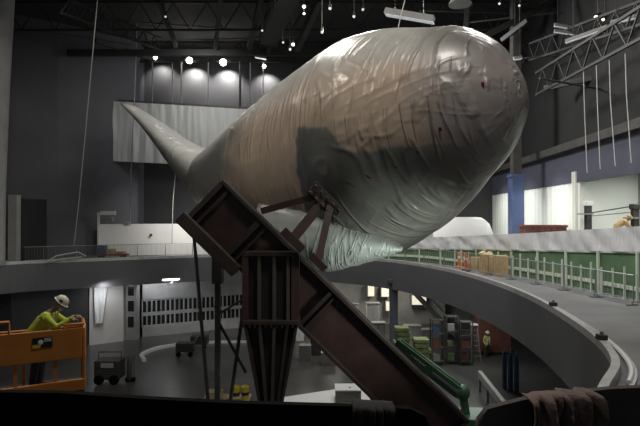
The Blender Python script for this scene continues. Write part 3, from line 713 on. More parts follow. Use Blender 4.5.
# mesh guardrails on the mezzanine edge, left
def panel_proto(name, wdt, h, nw, frame_m, wire_m, label, group, feet=True, r=.025):
    o = thing(name, label, 'guardrail', (0, 0, 0), group)
    f = MB(); f.tube([(0, 0, .12), (0, 0, h), (wdt, 0, h), (wdt, 0, .12)], r, 6); f.tube([(0, 0, .15), (wdt, 0, .15)], r, 6); f.build('frame', frame_m, o)
    wv = MB()
    for i in range(1, nw): wv.tube([(wdt * i / nw, 0, .15), (wdt * i / nw, 0, h)], r * .42, 4, False)
    o2 = wv.build('infill', wire_m, o)
    for x in (.06, wdt - .06):
        MB().box(x - .025, x + .025, -.24, .24, 0, .05).build('foot', frame_m, o); MB().box(x - .02, x + .02, -.02, .02, .05, .14).build('stem', frame_m, o)
    return o
iedge = off(inner, .9)
def along(poly, a, b, step):
    pts = [p for p in poly]; out = []; acc = 0; 
    seg = pts[a:b]; cur = seg[0].copy(); out.append(cur.copy()); need = step
    for p in seg[1:]:
        d = (p - cur).length
        while d >= need:
            cur = cur + (p - cur).normalized() * need; out.append(cur.copy()); d = (p - cur).length; need = step
        need -= d; cur = p.copy()
    return out
lpts = along(iedge, 2, 44, 2.1)
proto = panel_proto('mesh_guardrail', 2.06, 1.1, 22, M_rail, M_wire, '', 'mesh guardrails on the left mezzanine edge')
for i in range(len(lpts) - 1):
    o = proto if i == 0 else copy_tree(proto)
    d = lpts[i + 1] - lpts[i]; o.location = (lpts[i].x, lpts[i].y, ZD); o.rotation_euler = (0, 0, math.atan2(d.y, d.x))
    o['label'] = '%s grey mesh guardrail along the left mezzanine edge, counted from the left' % ORD[min(i, 15)]
# hose swag on the left rail
tag(MB().tube([P(47, 262, 34.6), P(56, 256, 34.9), P(66, 254, 35.2), P(78, 252, 35.6), P(86, 256, 36)], .05, 6).build('hose', M_rope, None, True), 'pale hose swagged along the left mezzanine guardrail', 'hose')
tag(MB().tube([P(47, 262, 34.7), P(62, 259, 35.1), P(82, 257, 35.7)], .05, 6).build('hose', M_rope, None, True), 'straight pale hose lying under the swagged one', 'hose')
# cart with materials
c = P(112, 259, 38.4); ct = thing('material_cart', 'low orange cart in front of the hoarding on the left mezzanine', 'cart', (c.x, c.y, ZD))
MB().box(c.x - 1.1, c.x + 1.2, c.y - .4, c.y + .4, ZD + .25, ZD + .38).build('platform', M_rust, ct)
for x in (-.8, .9):
    for y in (-.3, .3): MB().tube([(c.x + x, c.y + y - .04, ZD + .13), (c.x + x, c.y + y + .04, ZD + .13)], .13, 10).build('wheel', M_mach, ct)
tag(settle(MB().box(c.x - 1.05, c.x - .45, c.y - .3, c.y + .3, ZD + .38, ZD + 1.05).build('storage_box', M_navy, bevel=.03), (c.x - .75, c.y, ZD + .38)), 'blue box standing on the low orange cart', 'box')
tag(settle(MB().box(c.x - .3, c.x + .2, c.y - .3, c.y + .3, ZD + .38, ZD + .75).build('cardboard_box', M_card, bevel=.01), (c.x, c.y, ZD + .38)), 'tan box beside the blue box on the low orange cart', 'box')
tag(settle(MB().box(c.x + .35, c.x + 1.0, c.y - .3, c.y + .3, ZD + .38, ZD + .55).build('timber_offcut', M_wood, bevel=.01), (c.x + .6, c.y, ZD + .38)), 'flat timber piece at the right end of the low cart', 'timber')

# ------------------------------------------------------------------ right walkway
bw = [(3.4, 37.8), (7.1, 35.5), (9.0, 31.8), (10.6, 27.6), (11.6, 23.5), (12.3, 19.3), (12.7, 14), (12.9, 8), (12.9, 2)]
bwp = spline(bw, 6, False) + [V((12.9, 2, 0))]
hs = thing('barrier_wall', 'green hoarding wall with grey plastic sheeting on top along the right walkway', 'barrier', (11, 25, ZD))
def topz(p): return 8.47 + (27.6 - p.y) * .068
def midz(p): return 7.60 + (27.6 - p.y) * .055
m = MB(); m2 = MB(); m3 = MB(); m4 = MB()
def strip_loft(mb, th0, th1, z0f, z1f, amp=0):
    rr = []
    for i, p in enumerate(bwp):
        t = (bwp[min(i + 1, len(bwp) - 1)] - bwp[max(i - 1, 0)]).normalized(); n = V((t.y, -t.x, 0))
        if n.x < 0: n = -n
        a, b = p + n * th0, p + n * th1
        rr.append([V((a.x, a.y, z0f(p))), V((b.x, b.y, z0f(p))), V((b.x, b.y, z1f(p))), V((a.x, a.y, z1f(p)))])
    mb.loft(rr)
strip_loft(m, 0, .1, lambda p: ZD, midz); m.build('green_panel', M_ghoard, hs)
strip_loft(m3, -.05, 0, lambda p: ZD + .32, lambda p: ZD + .48); m3.build('kick_batten', M_trim, hs)
strip_loft(m4, -.05, .02, lambda p: midz(p) - .07, lambda p: midz(p) + .03); m4.build('top_batten', M_trim, hs)
# plastic sheet, rippled
rows = []
fine = spline(bw, 26, False)
for i, p in enumerate(fine):
    t = (fine[min(i + 1, len(fine) - 1)] - fine[max(i - 1, 0)]).normalized(); n = V((t.y, -t.x, 0)); n = -n if n.x < 0 else n
    col = []
    for k in range(9):
        z = midz(p) + (topz(p) - midz(p)) * k / 8
        h = .10 * noise.noise(V((i * .22 + k * .12, k * .1, 3))) + .06 * noise.noise(V((i * .6 + k * .2, k * .2, 8)))
        q = p + n * (-.05 + h - .02); col.append(V((q.x, q.y, z)))
    back = [V((q.x + n.x * .06, q.y + n.y * .06, q.z)) for q in reversed(col)]
    rows.append(col + back)
MB().loft(rows).build('plastic_sheet', M_plastic, hs, True)
for i in range(3, len(bwp) - 2, 3):
    p = bwp[i]; MB().box(p.x - .10, p.x - .01, p.y - .05, p.y + .05, ZD, midz(p)).build('post', M_trim, hs)
# crowd barriers in front of it
fpts0 = [(4.9, 36.2), (7.0, 32.5), (8.9, 28.5), (9.75, 25.8), (10.5, 22.6), (11.1, 19.2), (11.4, 17.2)]
fpl = spline(fpts0, 30, False)
rp = along([p for p in fpl], 0, len(fpl), 1.95)
proto = panel_proto('crowd_barrier', 1.9, 1.1, 9, M_rail, M_rail, '', 'steel crowd barriers on the right walkway', r=.028)
for i in range(len(rp) - 1):
    o = proto if i == 0 else copy_tree(proto)
    d = rp[i + 1] - rp[i]; o.location = (rp[i].x, rp[i].y, ZD); o.rotation_euler = (0, 0, math.atan2(d.y, d.x))
    o['label'] = '%s steel crowd barrier along the right walkway, counted from the nearest' % ORD[min(15, len(rp) - 2 - i)]
# pale stakes between the barriers and the green panels
st = [p for p in along(fpl, 40, len(fpl), .62)]
for i, p in enumerate(st[:24]):
    q = p + V((.75, .18, 0)); o = thing('marker_stake', None, 'stake', (q.x, q.y, ZD), 'pale stakes in front of the green hoarding')
    o['label'] = 'slim pale upright stake in front of the green hoarding wall'
    hgt = 1.18 + .1 * math.sin(i * 2.3); MB().box(q.x - .03, q.x + .03, q.y - .03, q.y + .03, ZD + .03, ZD + hgt).build('stick', M_trim, o); MB().box(q.x - .12, q.x + .12, q.y - .12, q.y + .12, ZD, ZD + .04).build('base', M_rail, o)
# clutter on the walkway
for i, (u, v, d, sz, lab) in enumerate(((487, 271, 28.5, (.7, .6, .95), 'large tan carton at the front of the pile by the green hoarding'), (501, 275, 27.3, (.6, .6, 1.1), 'tall tan carton at the right of the carton pile'), (475, 270, 30.0, (.5, .5, .8), 'small tan carton at the left of the carton pile'))):
    p = P(u, v, d); z = ZD; o = thing('carton', lab, 'box', (p.x, p.y, z), 'tan cartons on the right walkway')
    MB().box(p.x - sz[0] / 2, p.x + sz[0] / 2, p.y - sz[1] / 2, p.y + sz[1] / 2, z, z + sz[2]).build('carton_body', M_card, o, bevel=.015)
    MB().box(p.x - sz[0] / 2 - .01, p.x + sz[0] / 2 + .01, p.y - .04, p.y + .04, z + sz[2] - .1, z + sz[2] + .006).build('tape', M_wood, o)
p = P(487, 271, 28.5); 
m = MB()
for k in range(7): m.ball((p.x + random.uniform(-.3, .3), p.y + random.uniform(-.2, .2), ZD + 1.05 + random.uniform(-.02, .16)), random.uniform(.12, .25), random.uniform(.1, .2), .12, 8)
tag(settle(m.build('crumpled_paper', mat('kraft_paper', (.62, .5, .28), .8, 0, .2, 6)), (p.x, p.y, ZD + .95)), 'crumpled kraft paper heap on the large tan carton', 'paper')
for u, v, d, lab in ((465, 269, 30.9, 'orange barrier post left of the tan cartons'), (459, 268, 31.5, 'orange barrier post farthest left of the cartons'), (466, 271, 30.0, 'orange barrier post nearest to the tan cartons')):
    p = P(u, v, d); o = thing('barrier_post', lab, 'barrier', (p.x, p.y, ZD), 'orange barrier posts')
    MB().lathe((p.x, p.y, ZD), [(.2, 0), (.2, .08), (.1, .12), (.09, .9), (.05, 1.0)], 10).build('post', M_oran, o); MB().lathe((p.x, p.y, ZD), [(.28, 0), (.28, .05)], 10).build('base', M_mach, o)
    MB().lathe((p.x, p.y, ZD + .6), [(.1, 0), (.1, .15)], 10).build('band', M_whitep, o)
# small clamps on the curb
for u, v, d, lab in ((559, 313, 17.0, 'small dark clamp on the curb halfway along the curve'), (605, 345, 12.3, 'small dark clamp on the curb near its bright end')):
    p = P(u, v, d); e = min(inner, key=lambda q: (V((p.x, p.y, 0)) - q).length); nrm = (off(inner, .08)[inner.index(e)])
    o = thing('curb_clamp', lab, 'clamp', (nrm.x, nrm.y, ZD + .2), 'clamps on the curb')
    MB().box(nrm.x - .1, nrm.x + .1, nrm.y - .1, nrm.y + .1, ZD + .2, ZD + .32).build('clamp_body', M_mach, o); MB().box(nrm.x - .03, nrm.x + .03, nrm.y - .03, nrm.y + .03, ZD + .32, ZD + .4).build('screw', M_rail, o)
# bright tube rail on the curb near end
ce = off(inner, .36); tag(MB().tube([V((p.x, p.y, ZD + .06)) for p in ce[102:118]], .05, 6).build('edge_pipe', M_whitep, None, True), 'white pipe lying along the curb of the right walkway', 'pipe')
ce = off(inner, .75); 
# blue column
bc = thing('blue_column', 'square column painted blue below and dark grey above, before the white partition', 'column', (P(516, 250, 33.5).x, 33.5, ZD)); bx = P(516, 250, 33.5).x
zb = P(0, 176, 33.5).z
MB().box(bx - .4, bx + .4, 33.1, 33.9, ZD, zb).build('painted_shaft', M_blue, bc, bevel=.02)
MB().box(bx - .27, bx + .27, 33.2, 33.8, zb, 24.9).build('upper_shaft', M_steel_d, bc)
MB().box(bx - .46, bx + .4, 33.05, 33.9, zb - .1, zb + .1).build('cap_plate', M_blue, bc)
# white covered hump
hp = MB(); rr = []
hc = P(466, 250, 37.0)
hx0, hx1 = P(431, 0, 37).x, P(496, 0, 37).x
for i in range(15):
    a = i / 14; x = hx0 + (hx1 - hx0) * a; h = (9.42 - ZD) * (1 - max(0, (a - .72) / .28) ** 3.0 * .95) * (.7 + .3 * min(1, a * 3)) - .02
    rr.append([V((x, 36.2 + (h < 1) * .3, ZD)), V((x, 36.0, ZD + h * .6)), V((x, 36.4, ZD + h * .95)), V((x, 37.2, ZD + h)), V((x, 38.2, ZD + h * .95)), V((x, 38.8, ZD + h * .6)), V((x, 38.8, ZD))])
o = hp.loft(rr).build('covered_hump', M_whitep, None, True); tag(settle(o, (hc.x, 37.2, ZD)), 'smooth white covered hump behind the barrier wall, left of the blue column', 'cover')
# rust coloured skip in front of the partition
p = P(546, 250, 30.0)
sk = thing('steel_skip', 'rust brown long container standing before the white partition', 'container', (p.x, p.y, ZD))
MB().box(p.x - 1.45, p.x + .95, 29.4, 30.4, ZD + .1, 8.82).build('container_body', M_rust, sk, bevel=.03)
MB().box(p.x - 1.5, p.x + 1.0, 29.35, 30.45, 8.8, 8.93).build('rim', M_rust, sk)
for x in (-1.2, .7): MB().box(p.x + x - .1, p.x + x + .1, 29.5, 30.3, ZD, ZD + .12).build('skid', M_mach, sk)
rb = MB()
for i in range(7): rb.box(p.x - 1.4 + i * .37, p.x - 1.33 + i * .37, 29.33, 29.4, ZD + .2, 8.78)
rb.build('rib_set', M_rust, sk)
# lights of the recess and partition
# equipment in the recess
def mast(u, d, v0, lab, top):
    p = P(u, 0, d); zt = P(0, v0, d).z; o = thing('mast_lift', lab, 'lift', (p.x, d, ZD), 'masts in the right recess')
    MB().box(p.x - .14, p.x + .14, d - .14, d + .14, ZD + .1, zt - .25).build('mast', M_mach, o); MB().box(p.x - .35, p.x + .35, d - .35, d + .35, ZD, ZD + .12).build('base', M_mach, o)
    MB().box(p.x - .2, p.x + .2, d - .2, d + .2, zt - .27, zt).build('head', top, o, bevel=.03)
    MB().box(p.x - .5, p.x + .2, d - .2, d + .2, zt - .75, zt - .68).build('tray', M_rail, o)
    return o
mast(588, 27.5, 201, 'pale headed equipment mast at the corner of the white partition', M_whitep)
mast(635, 25.5, 204, 'dark equipment mast at the right edge in the recess', M_mach)
a, b = P(590, 213, 28.0), P(634, 206, 25.5); tag(MB().bar(a, b, .05).build('boom_rod', M_mach), 'long dark rod spanning between the two recess masts', 'rod')
a, b = P(592, 216, 28.0), P(634, 212, 25.5); tag(MB().bar(a, b, .03).build('boom_rod', M_mach), 'thin rod below the long rod between the recess masts', 'rod')
p = P(622, 228, 24.8); sc_ = thing('scaffold_deck', 'low brown scaffold platform behind the barrier at the right edge', 'scaffold', (p.x, p.y, ZD))
zs = P(0, 238, 24.8).z
MB().box(p.x - 1.0, p.x + .85, p.y - .4, p.y + .4, zs - .08, zs).build('deck_board', M_wood, sc_)
for x in (-.9, .75):
    for y in (-.35, .35): MB().tube([(p.x + x, p.y + y, ZD), (p.x + x, p.y + y, zs - .08)], .03, 6).build('leg', M_rail, sc_)
def dark_ball():
    q = P(613, 222, 24.8); o = thing('tool_canister', 'small dark round topped canister on the scaffold platform', 'canister', (q.x, q.y, zs))
    MB().lathe((q.x, q.y, zs), [(.05, 0), (.05, .1), (.14, .16), (.15, .3), (.08, .4)], 12).build('canister_body', M_mach, o, True); MB().lathe((q.x, q.y, zs + .4), [(.04, 0), (.04, .05)], 8).build('cap', M_rust, o)
dark_ball()

# ------------------------------------------------------------------ people
def bake(mb, name, m, parent, voxel, smooth_it=4, mods=True):
    o = mb.build(name, m, None, True)
    r = o.modifiers.new('r', 'REMESH'); r.mode = 'VOXEL'; r.voxel_size = voxel; r.use_smooth_shade = True
    s = o.modifiers.new('s', 'SMOOTH'); s.factor = .5; s.iterations = smooth_it
    bpy.context.view_layer.update()
    me = bpy.data.meshes.new_from_object(o.evaluated_get(bpy.context.evaluated_depsgraph_get()))
    old = o.data; o.modifiers.clear(); o.data = me; bpy.data.meshes.remove(old); me.name = name
    me.materials.clear(); me.materials.append(m)
    me.shade_smooth()
    if parent: o.parent = parent
    return o
def hand(mb, wrist, dirv, palm_n, L=.18):
    d = V(dirv).normalized(); n = V(palm_n); n = (n - d * n.dot(d)).normalized(); s = d.cross(n)
    mb.tube([wrist - d * .03, wrist + d * L * .25, wrist + d * L * .5], [.030, .038, .040], 10)
    for k, (o_, ln) in enumerate(((-.033, .40), (-.011, .47), (.011, .44), (.031, .34))):
        b = wrist + d * L * .45 + s * o_; t1 = b + d * L * ln * .5 + n * .004; t2 = t1 + d * L * ln * .3 + n * .022; t3 = t2 + d * L * ln * .1 + n * .028
        mb.tube([b, t1, t2, t3], [.0105, .0098, .009, .0075], 8)
    b = wrist + d * L * .15 - s * .03; mb.tube([b, b - s * .03 + d * .03 + n * .01, b - s * .035 + d * .065 + n * .025], [.013, .012, .009], 8)
def person(name, label, loc, rz, J, mats, hat=True, group=None, voxel=.014, mask=False, vest=True):
    """J: joints in a local frame, x to the figure's left, -y forward, z up, metres"""
    root = thing(name, label, 'person', loc, group)
    jv = {k: V(p) for k, p in J.items() if k != 'logo'}
    B = MB(); up = (jv['head'] - jv['neck']).normalized(); fw = V(J.get('face', (0, -1, 0))).normalized(); fw = (fw - up * fw.dot(up)).normalized(); sd = up.cross(fw)
    rot = Matrix((sd, -fw, up)).transposed()
    B.tube([jv['pelvis'] - V((0, 0, .06)), jv['pelvis'] + V((0, 0, .08)), jv['chest'], jv['neck'] - up * .05, jv['neck'], jv['head'] - up * .04], [.13, .14, .155, .09, .056, .055], 14)
    B.ball(jv['head'] + up * .02, .076, .095, .115, 14, rot)
    B.ball(jv['head'] + fw * .05 - up * .055, .05, .05, .06, 10, rot)                     # jaw
    B.tube([jv['head'] + fw * .09 + up * .035, jv['head'] + fw * .118 - up * .01], [.010, .017], 8)   # nose
    for k in (-1, 1):
        B.ball(jv['head'] + sd * .078 * k - up * .0, .012, .022, .034, 8, rot)           # ear
        B.ball(jv['head'] + sd * .033 * k + fw * .088 + up * .02, .015, .012, .010, 8, rot)  # eyelid
    B.tube([jv['head'] + fw * .098 - up * .055 - sd * .022, jv['head'] + fw * .104 - up * .055, jv['head'] + fw * .098 - up * .055 + sd * .022], .008, 6)
    for q in ('l', 'r'):
        B.tube([jv['sh_' + q], jv['el_' + q], jv['wr_' + q]], [.056, .045, .031], 10)
        B.tube([jv['chest'] + V((0, 0, .08)), jv['sh_' + q]], [.08, .062], 10)
        hand(B, jv['wr_' + q], J.get('hd_' + q, (jv['wr_' + q] - jv['el_' + q])), J.get('pn_' + q, (0, 0, -1)))
        B.tube([jv['hip_' + q], jv['kn_' + q], jv['an_' + q]], [.085, .058, .042], 10)
        B.tube([jv['an_' + q] + V((0, .03, -.03)), jv['an_' + q] + V((0, -.15, -.045))], [.04, .034], 10)
    body = bake(B, 'body', mats['skin'], root, voxel)
    T = MB()
    T.tube([jv['pelvis'] - V((0, 0, .10)), jv['pelvis'] + V((0, 0, .08)), jv['chest'], jv['neck'] - up * .03], [.175, .172, .185, .075], 16)
    for q in ('l', 'r'):
        T.tube([jv['sh_' + q], jv['el_' + q], jv['wr_' + q] + (jv['el_' + q] - jv['wr_' + q]).normalized() * .03], [.078, .062, .048], 12)
        T.tube([jv['chest'] + V((0, 0, .08)), jv['sh_' + q]], [.12, .08], 12)
    bake(T, 'jacket', mats['top'], root, voxel * 1.2)
    Q = MB()
    Q.tube([jv['pelvis'] - V((0, 0, .02)), jv['pelvis'] + V((0, 0, .04))], .168, 14)
    for q in ('l', 'r'):
        Q.tube([jv['hip_' + q], jv['kn_' + q], jv['an_' + q]], [.11, .08, .07], 12); Q.tube([jv['pelvis'], jv['hip_' + q]], [.15, .11], 12)
    bake(Q, 'trousers', mats['legs'], root, voxel * 1.2)
    for q in ('l', 'r'):
        F = MB(); F.tube([jv['an_' + q] + V((0, .0, .09)), jv['an_' + q] + V((0, .01, -.03))], [.062, .066], 10); F.tube([jv['an_' + q] + V((0, .06, -.055)), jv['an_' + q] + V((0, -.10, -.05)), jv['an_' + q] + V((0, -.19, -.06))], [.05, .052, .038], 10)
        bake(F, 'boot', M_mach, root, voxel)
    if hat:
        H = MB(); c = jv['head'] + up * .055; rings = []
        for r, z in ((.150, 0), (.128, .012), (.124, .05), (.105, .095), (.065, .125), (.015, .137)):
            rings.append([c + (sd * math.cos(t) * r * .95 + fw * (math.sin(t) * r * (1.12 if (r > .14 and math.sin(t) > 0) else 1.05))) + up * z for t in [2 * PI * k / 22 for k in range(22)]])
        H.loft(rings); ho = H.build('hard_hat', mats['hat'], root, True, 0, False)
        G = MB(); G.frame(c + sd * .122 * (J.get('logo', 1)) + up * .05, sd * .006, fw * .035, up * .022); lo = G.build('hat_emblem', M_mach, ho, False, .004, False)
    if mask:
        K = MB(); K.ball(jv['head'] + fw * .085 - up * .045, .058, .05, .05, 12, rot); K.build('dust_mask', M_mask, root, True, 0, False)
    if vest:
        Z = MB()
        for q, k in (('l', 1), ('r', -1)):
            Z.tube([jv['sh_' + q] + (jv['neck'] - jv['sh_' + q]) * .35 + V((0, -.10, .03)), jv['chest'] + V((.09 * k, -.175, .0)), jv['pelvis'] + V((.09 * k, -.165, .0))], .022, 6)
            Z.tube([jv['sh_' + q] + (jv['neck'] - jv['sh_' + q]) * .35 + V((0, .06, .05)), jv['chest'] + V((.09 * k, .165, .02)), jv['pelvis'] + V((.09 * k, .165, .0))], .022, 6)
        Z.build('reflective_stripe', M_silver, root, True, 0, False)
    root.rotation_euler = (0, 0, rz)
    return root
STAND = dict(pelvis=(0, 0, .95), chest=(0, -.03, 1.26), neck=(0, -.04, 1.48), head=(0, -.07, 1.62), sh_l=(.20, -.02, 1.40), sh_r=(-.20, -.02, 1.40), el_l=(.27, 0, 1.12), el_r=(-.27, 0, 1.12), wr_l=(.26, -.14, .90), wr_r=(-.26, -.14, .90), hip_l=(.10, 0, .90), hip_r=(-.10, 0, .90), kn_l=(.11, -.03, .49), kn_r=(-.11, -.03, .49), an_l=(.11, .02, .10), an_r=(-.12, .02, .10))

# lift basket: local frame x along the orange panel, y away from the viewer
LP0 = V((-6.1, 9.30, 0)); ldir = V((1.36, .70, 0)); lrz = math.atan2(ldir.y, ldir.x)
lift = thing('scissor_lift', 'orange scissor lift platform carrying a worker at the left', 'lift', LP0, None, lrz)
R = Matrix.Translation(LP0) @ Matrix.Rotation(lrz, 4, 'Z')
def LB_(mb, name, m, bevel=0, smooth=False, parent=None):
    mb.v = [tuple(R @ V(p)) for p in mb.v]; return mb.build(name, m, parent or lift, smooth, bevel)
ZF = 5.98; x0, x1, dp = -1.0, 1.56, .85
LB_(MB().box(x0, x1, 0, dp, ZF - .12, ZF), 'deck', M_mach)
LB_(MB().box(x0, x1 + .02, -.03, .03, ZF - .02, ZF + .20), 'toe_board', M_orange, .01)
pan = LB_(MB().box(x0 + .05, x1 - .04, -.03, .02, 6.60, 7.20), 'side_panel', M_orange, .015)
for x in (x0, -.3, .38, 1.05): LB_(MB().box(x - .03, x + .03, .02, .08, ZF, 6.65), 'post', M_orange)
for x in (.66,): LB_(MB().box(x - .025, x + .025, dp - .06, dp, ZF, 7.05), 'post', M_orange)
LB_(MB().box(.45, .50, dp - .06, dp, ZF, 7.05), 'post', M_orange)
LB_(MB().tube([(x1, .02, ZF), (x1, .02, 7.18), (x1, .1, 7.22), (x1, dp - .1, 7.22), (x1, dp, 7.16), (x1, dp, ZF)], .035, 8), 'end_rail', M_orange, 0, True)
LB_(MB().tube([(x1, .04, 6.72), (x1, dp, 6.72)], .025, 8), 'mid_rail', M_orange, 0, True)
LB_(MB().tube([(x0, dp, 7.06), (x1, dp, 7.06)], .028, 8), 'rear_rail', M_orange, 0, True)
LB_(MB().tube([(1.2, 0, 7.20), (1.2, -.0, 7.27), (x1, 0, 7.27)], .03, 8), 'top_rail', M_orange, 0, True)
LB_(MB().tube([(x0, .0, ZF), (x0, 0, 7.42), (.28, 0, 7.42), (.28, 0, 7.2)], .03, 8), 'gate_rail', M_orange, 0, True)
st_ = LB_(MB().box(.66, 1.0, -.042, -.032, 6.88, 7.08), 'warning_sticker', mat('black_sticker', (.02, .02, .02), .4, 0, .1, 5)); 
s2 = LB_(MB().box(.665, .80, -.047, -.041, 6.885, 6.95), 'sticker_corner', M_yellowst, 0, False, st_)
s3 = LB_(MB().ball((.80, -.044, 6.99), .045, .006, .05, 10), 'sticker_mark', M_txt, 0, False, st_)
for k in range(3): LB_(MB().box(.86, .98, -.047, -.041, 7.0 + k * .025, 7.012 + k * .025), 'sticker_line', M_txt, 0, False, st_)
LB_(MB().box(x0, -.55, .02, .06, 6.6, 7.2), 'side_panel', M_orange)
LB_(MB().box(-.35, .05, .55, .9, 6.9, 7.2), 'control_box', M_mach, .03)
for k in range(4):
    z0, z1 = .75 + k * 1.28, .75 + (k + 1) * 1.28
    for y in (.12, dp - .12):
        LB_(MB().bar((x0 + .3, y, z0), (x1 - .3, y, z1), .07, .12, (0, 0, 1)), 'scissor_arm', M_orange); LB_(MB().bar((x1 - .3, y, z0), (x0 + .3, y, z1), .07, .12, (0, 0, 1)), 'scissor_arm', M_orange)
LB_(MB().box(x0, x1, 0, dp, .25, .75), 'chassis', M_mach, .03)
for x in (x0 + .35, x1 - .35):
    for y in (.02, dp - .02): LB_(MB().tube([R.inverted() @ (R @ V((x, y - .08, .25))), V((x, y + .08, .25))], .25, 14), 'wheel', M_black)
# the worker: stooping over the end rail, facing right
JW = dict(pelvis=(0, .10, .94), chest=(0, -.07, 1.22), neck=(0, -.20, 1.42), head=(0, -.30, 1.53), face=(0, -.8, -.55), sh_l=(.19, -.13, 1.33), sh_r=(-.19, -.13, 1.33),
          el_l=(.26, -.34, 1.16), el_r=(-.24, -.32, 1.16), wr_l=(.14, -.55, 1.27), wr_r=(-.12, -.52, 1.27), hd_l=(-.3, -1, -.1), hd_r=(.3, -1, -.1),
          hip_l=(.10, .09, .90), hip_r=(-.10, .09, .90), kn_l=(.11, .02, .49), kn_r=(-.11, .06, .49), an_l=(.11, .07, .115), an_r=(-.12, .12, .115), logo=-1)
for k_ in JW:
    if k_ not in ('logo', 'face', 'hd_l', 'hd_r'): JW[k_] = tuple(c * (1.09 if k_[:2] not in ('an',) else 1) for c in JW[k_])
wp = R @ V((.80, .40, ZF))
face_dir = lrz - .28
person('person', 'worker in lime high visibility jacket and cream hard hat stooping over the orange lift rail', wp, face_dir + PI / 2, JW, dict(skin=M_skin, top=M_lime, legs=M_dark, hat=M_hat), True, None, .013, True)
p = P(486, 355, 33.5); person('person', 'worker in high visibility vest standing on the dark lower floor under the right walkway', (p.x, p.y, 0), .6, STAND, dict(skin=M_skin, top=mat('dull_lime_vest', (.38, .40, .12), .8, 0, .3, 6), legs=M_dark, hat=M_hat), True, None, .02)
JB = dict(STAND); JB.update(pelvis=(0, .0, .55), chest=(0, -.22, .78), neck=(0, -.4, .88), head=(0, -.50, .97), sh_l=(.19, -.32, .86), sh_r=(-.19, -.32, .86), el_l=(.25, -.5, .6), el_r=(-.25, -.5, .6), wr_l=(.12, -.62, .45), wr_r=(-.12, -.62, .45), hip_l=(.12, 0, .5), hip_r=(-.12, 0, .5), kn_l=(.16, -.36, .46), kn_r=(-.16, -.36, .46), an_l=(.13, -.05, .1), an_r=(-.13, -.05, .1))
q = P(619, 226, 24.8); person('person', 'crouching worker in tan shirt and tan hat on the scaffold platform at right', (q.x - .1, q.y, zs), -PI / 2 + PI - .3, JB, dict(skin=M_skin, top=M_tan, legs=M_wood, hat=mat('tan_hat', (.42, .28, .12), .6, 0, .1, 4)), True, None, .02, False, False)

# ------------------------------------------------------------------ lower floor clutter
# machine on the left
p = P(114, 381, 28.6); mc = thing('generator', 'dark boxy machine standing on the lower floor at the left', 'machine', (p.x, p.y, 0))
MB().box(p.x - .9, p.x + .5, p.y - .5, p.y + .5, .25, 1.3).build('casing', M_mach, mc, bevel=.04)
MB().box(p.x - .5, p.x + .2, p.y - .53, p.y - .49, .95, 1.2).build('label_plate', M_pale, mc)
MB().tube([(p.x - .85, p.y, 1.25), (p.x - .85, p.y, 1.7), (p.x + .45, p.y, 1.7), (p.x + .45, p.y, 1.25)], .035, 6).build('roll_bar', M_mach, mc)
for x in (-.6, .25): MB().tube([(p.x + x, p.y - .6, .27), (p.x + x, p.y - .45, .27)], .27, 12).build('wheel', M_black, mc)
gr = MB()
for k in range(5): gr.box(p.x - .75, p.x + .35, p.y - .52, p.y - .49, .4 + k * .09, .44 + k * .09)
gr.build('grille', M_steel_d, mc)
q = thing('gas_trolley', 'narrow dark trolley beside the boxy machine on the lower floor', 'trolley', (p.x + 1.0, p.y, 0))
MB().lathe((p.x + .9, p.y, .12), [(.13, 0), (.14, .1), (.14, 1.0), (.05, 1.15), (.05, 1.25)], 10).build('cylinder', M_mach, q, True)
MB().tube([(p.x + 1.12, p.y + .1, .1), (p.x + 1.12, p.y + .1, 1.4), (p.x + .75, p.y + .1, 1.4), (p.x + .75, p.y + .1, .1)], .025, 6).build('frame', M_steel_d, q)
MB().tube([(p.x + .7, p.y + .05, .12), (p.x + 1.2, p.y + .05, .12)], .12, 10).build('wheel', M_black, q)
# curved white curb on the lower floor
cp = spline([(-11.4, 32.5), (-12.0, 33.8), (-11.6, 35.4), (-10.2, 36.6), (-7.6, 37.3), (-4.5, 37.4)], 8, False)
tag(MB().loft([[V((p.x - .13, p.y, 0)), V((p.x + .13, p.y, 0)), V((p.x + .13, p.y, .2)), V((p.x - .13, p.y, .2))] for p in cp]).build('floor_curb', M_whitep), 'white curved curb on the lower floor before the windows', 'curb')
# fluorescent tubes below the left mezzanine
for u, v, d, lab in ((171, 279.5, 38.7, 'long lit fluorescent tube under the left mezzanine'), (148, 280, 38.2, 'short lit fluorescent tube left of the long one')):
    c = P(u, v, d); ln = .62 if u > 160 else .3; o = thing('fluorescent_light', lab, 'lamp', c, 'fluorescent lights under the left mezzanine')
    MB().bar(c - wd * ln, c + wd * ln, .09).build('tube', M_tube, o); MB().bar(c - wd * ln + V((0, 0, .1)), c + wd * ln + V((0, 0, .1)), .16, .08).build('housing', M_grey, o)
    MB().bar(c + V((0, 0, .1)), V((c.x, c.y, 5.05)), .03).build('hanger', M_steel_d, o)
    lamp('tube_light', 'AREA', c + V((0, .15, -.1)), 34, (.95, .97, 1), .3, 1.2, aim=c + V((.4, 1.2, -1.3)))
lamp('tube_light', 'AREA', V((-15.5, 35.8, 4.2)), 28, (.95, .97, 1), .6, 1.2, aim=V((-15.9, 37.5, 2)))
# plastic drape on the white wall
drape('plastic_drape', (V((-16.6, 36.75, 4.9)), V((-15.7, 37.2, 4.9)), V((-16.5, 36.65, 1.6)), V((-16.0, 36.9, 1.6))), M_sheet, 'narrow pale plastic drape on the white lower wall at the left', 'drape', .12, 20, 20, 1.5)
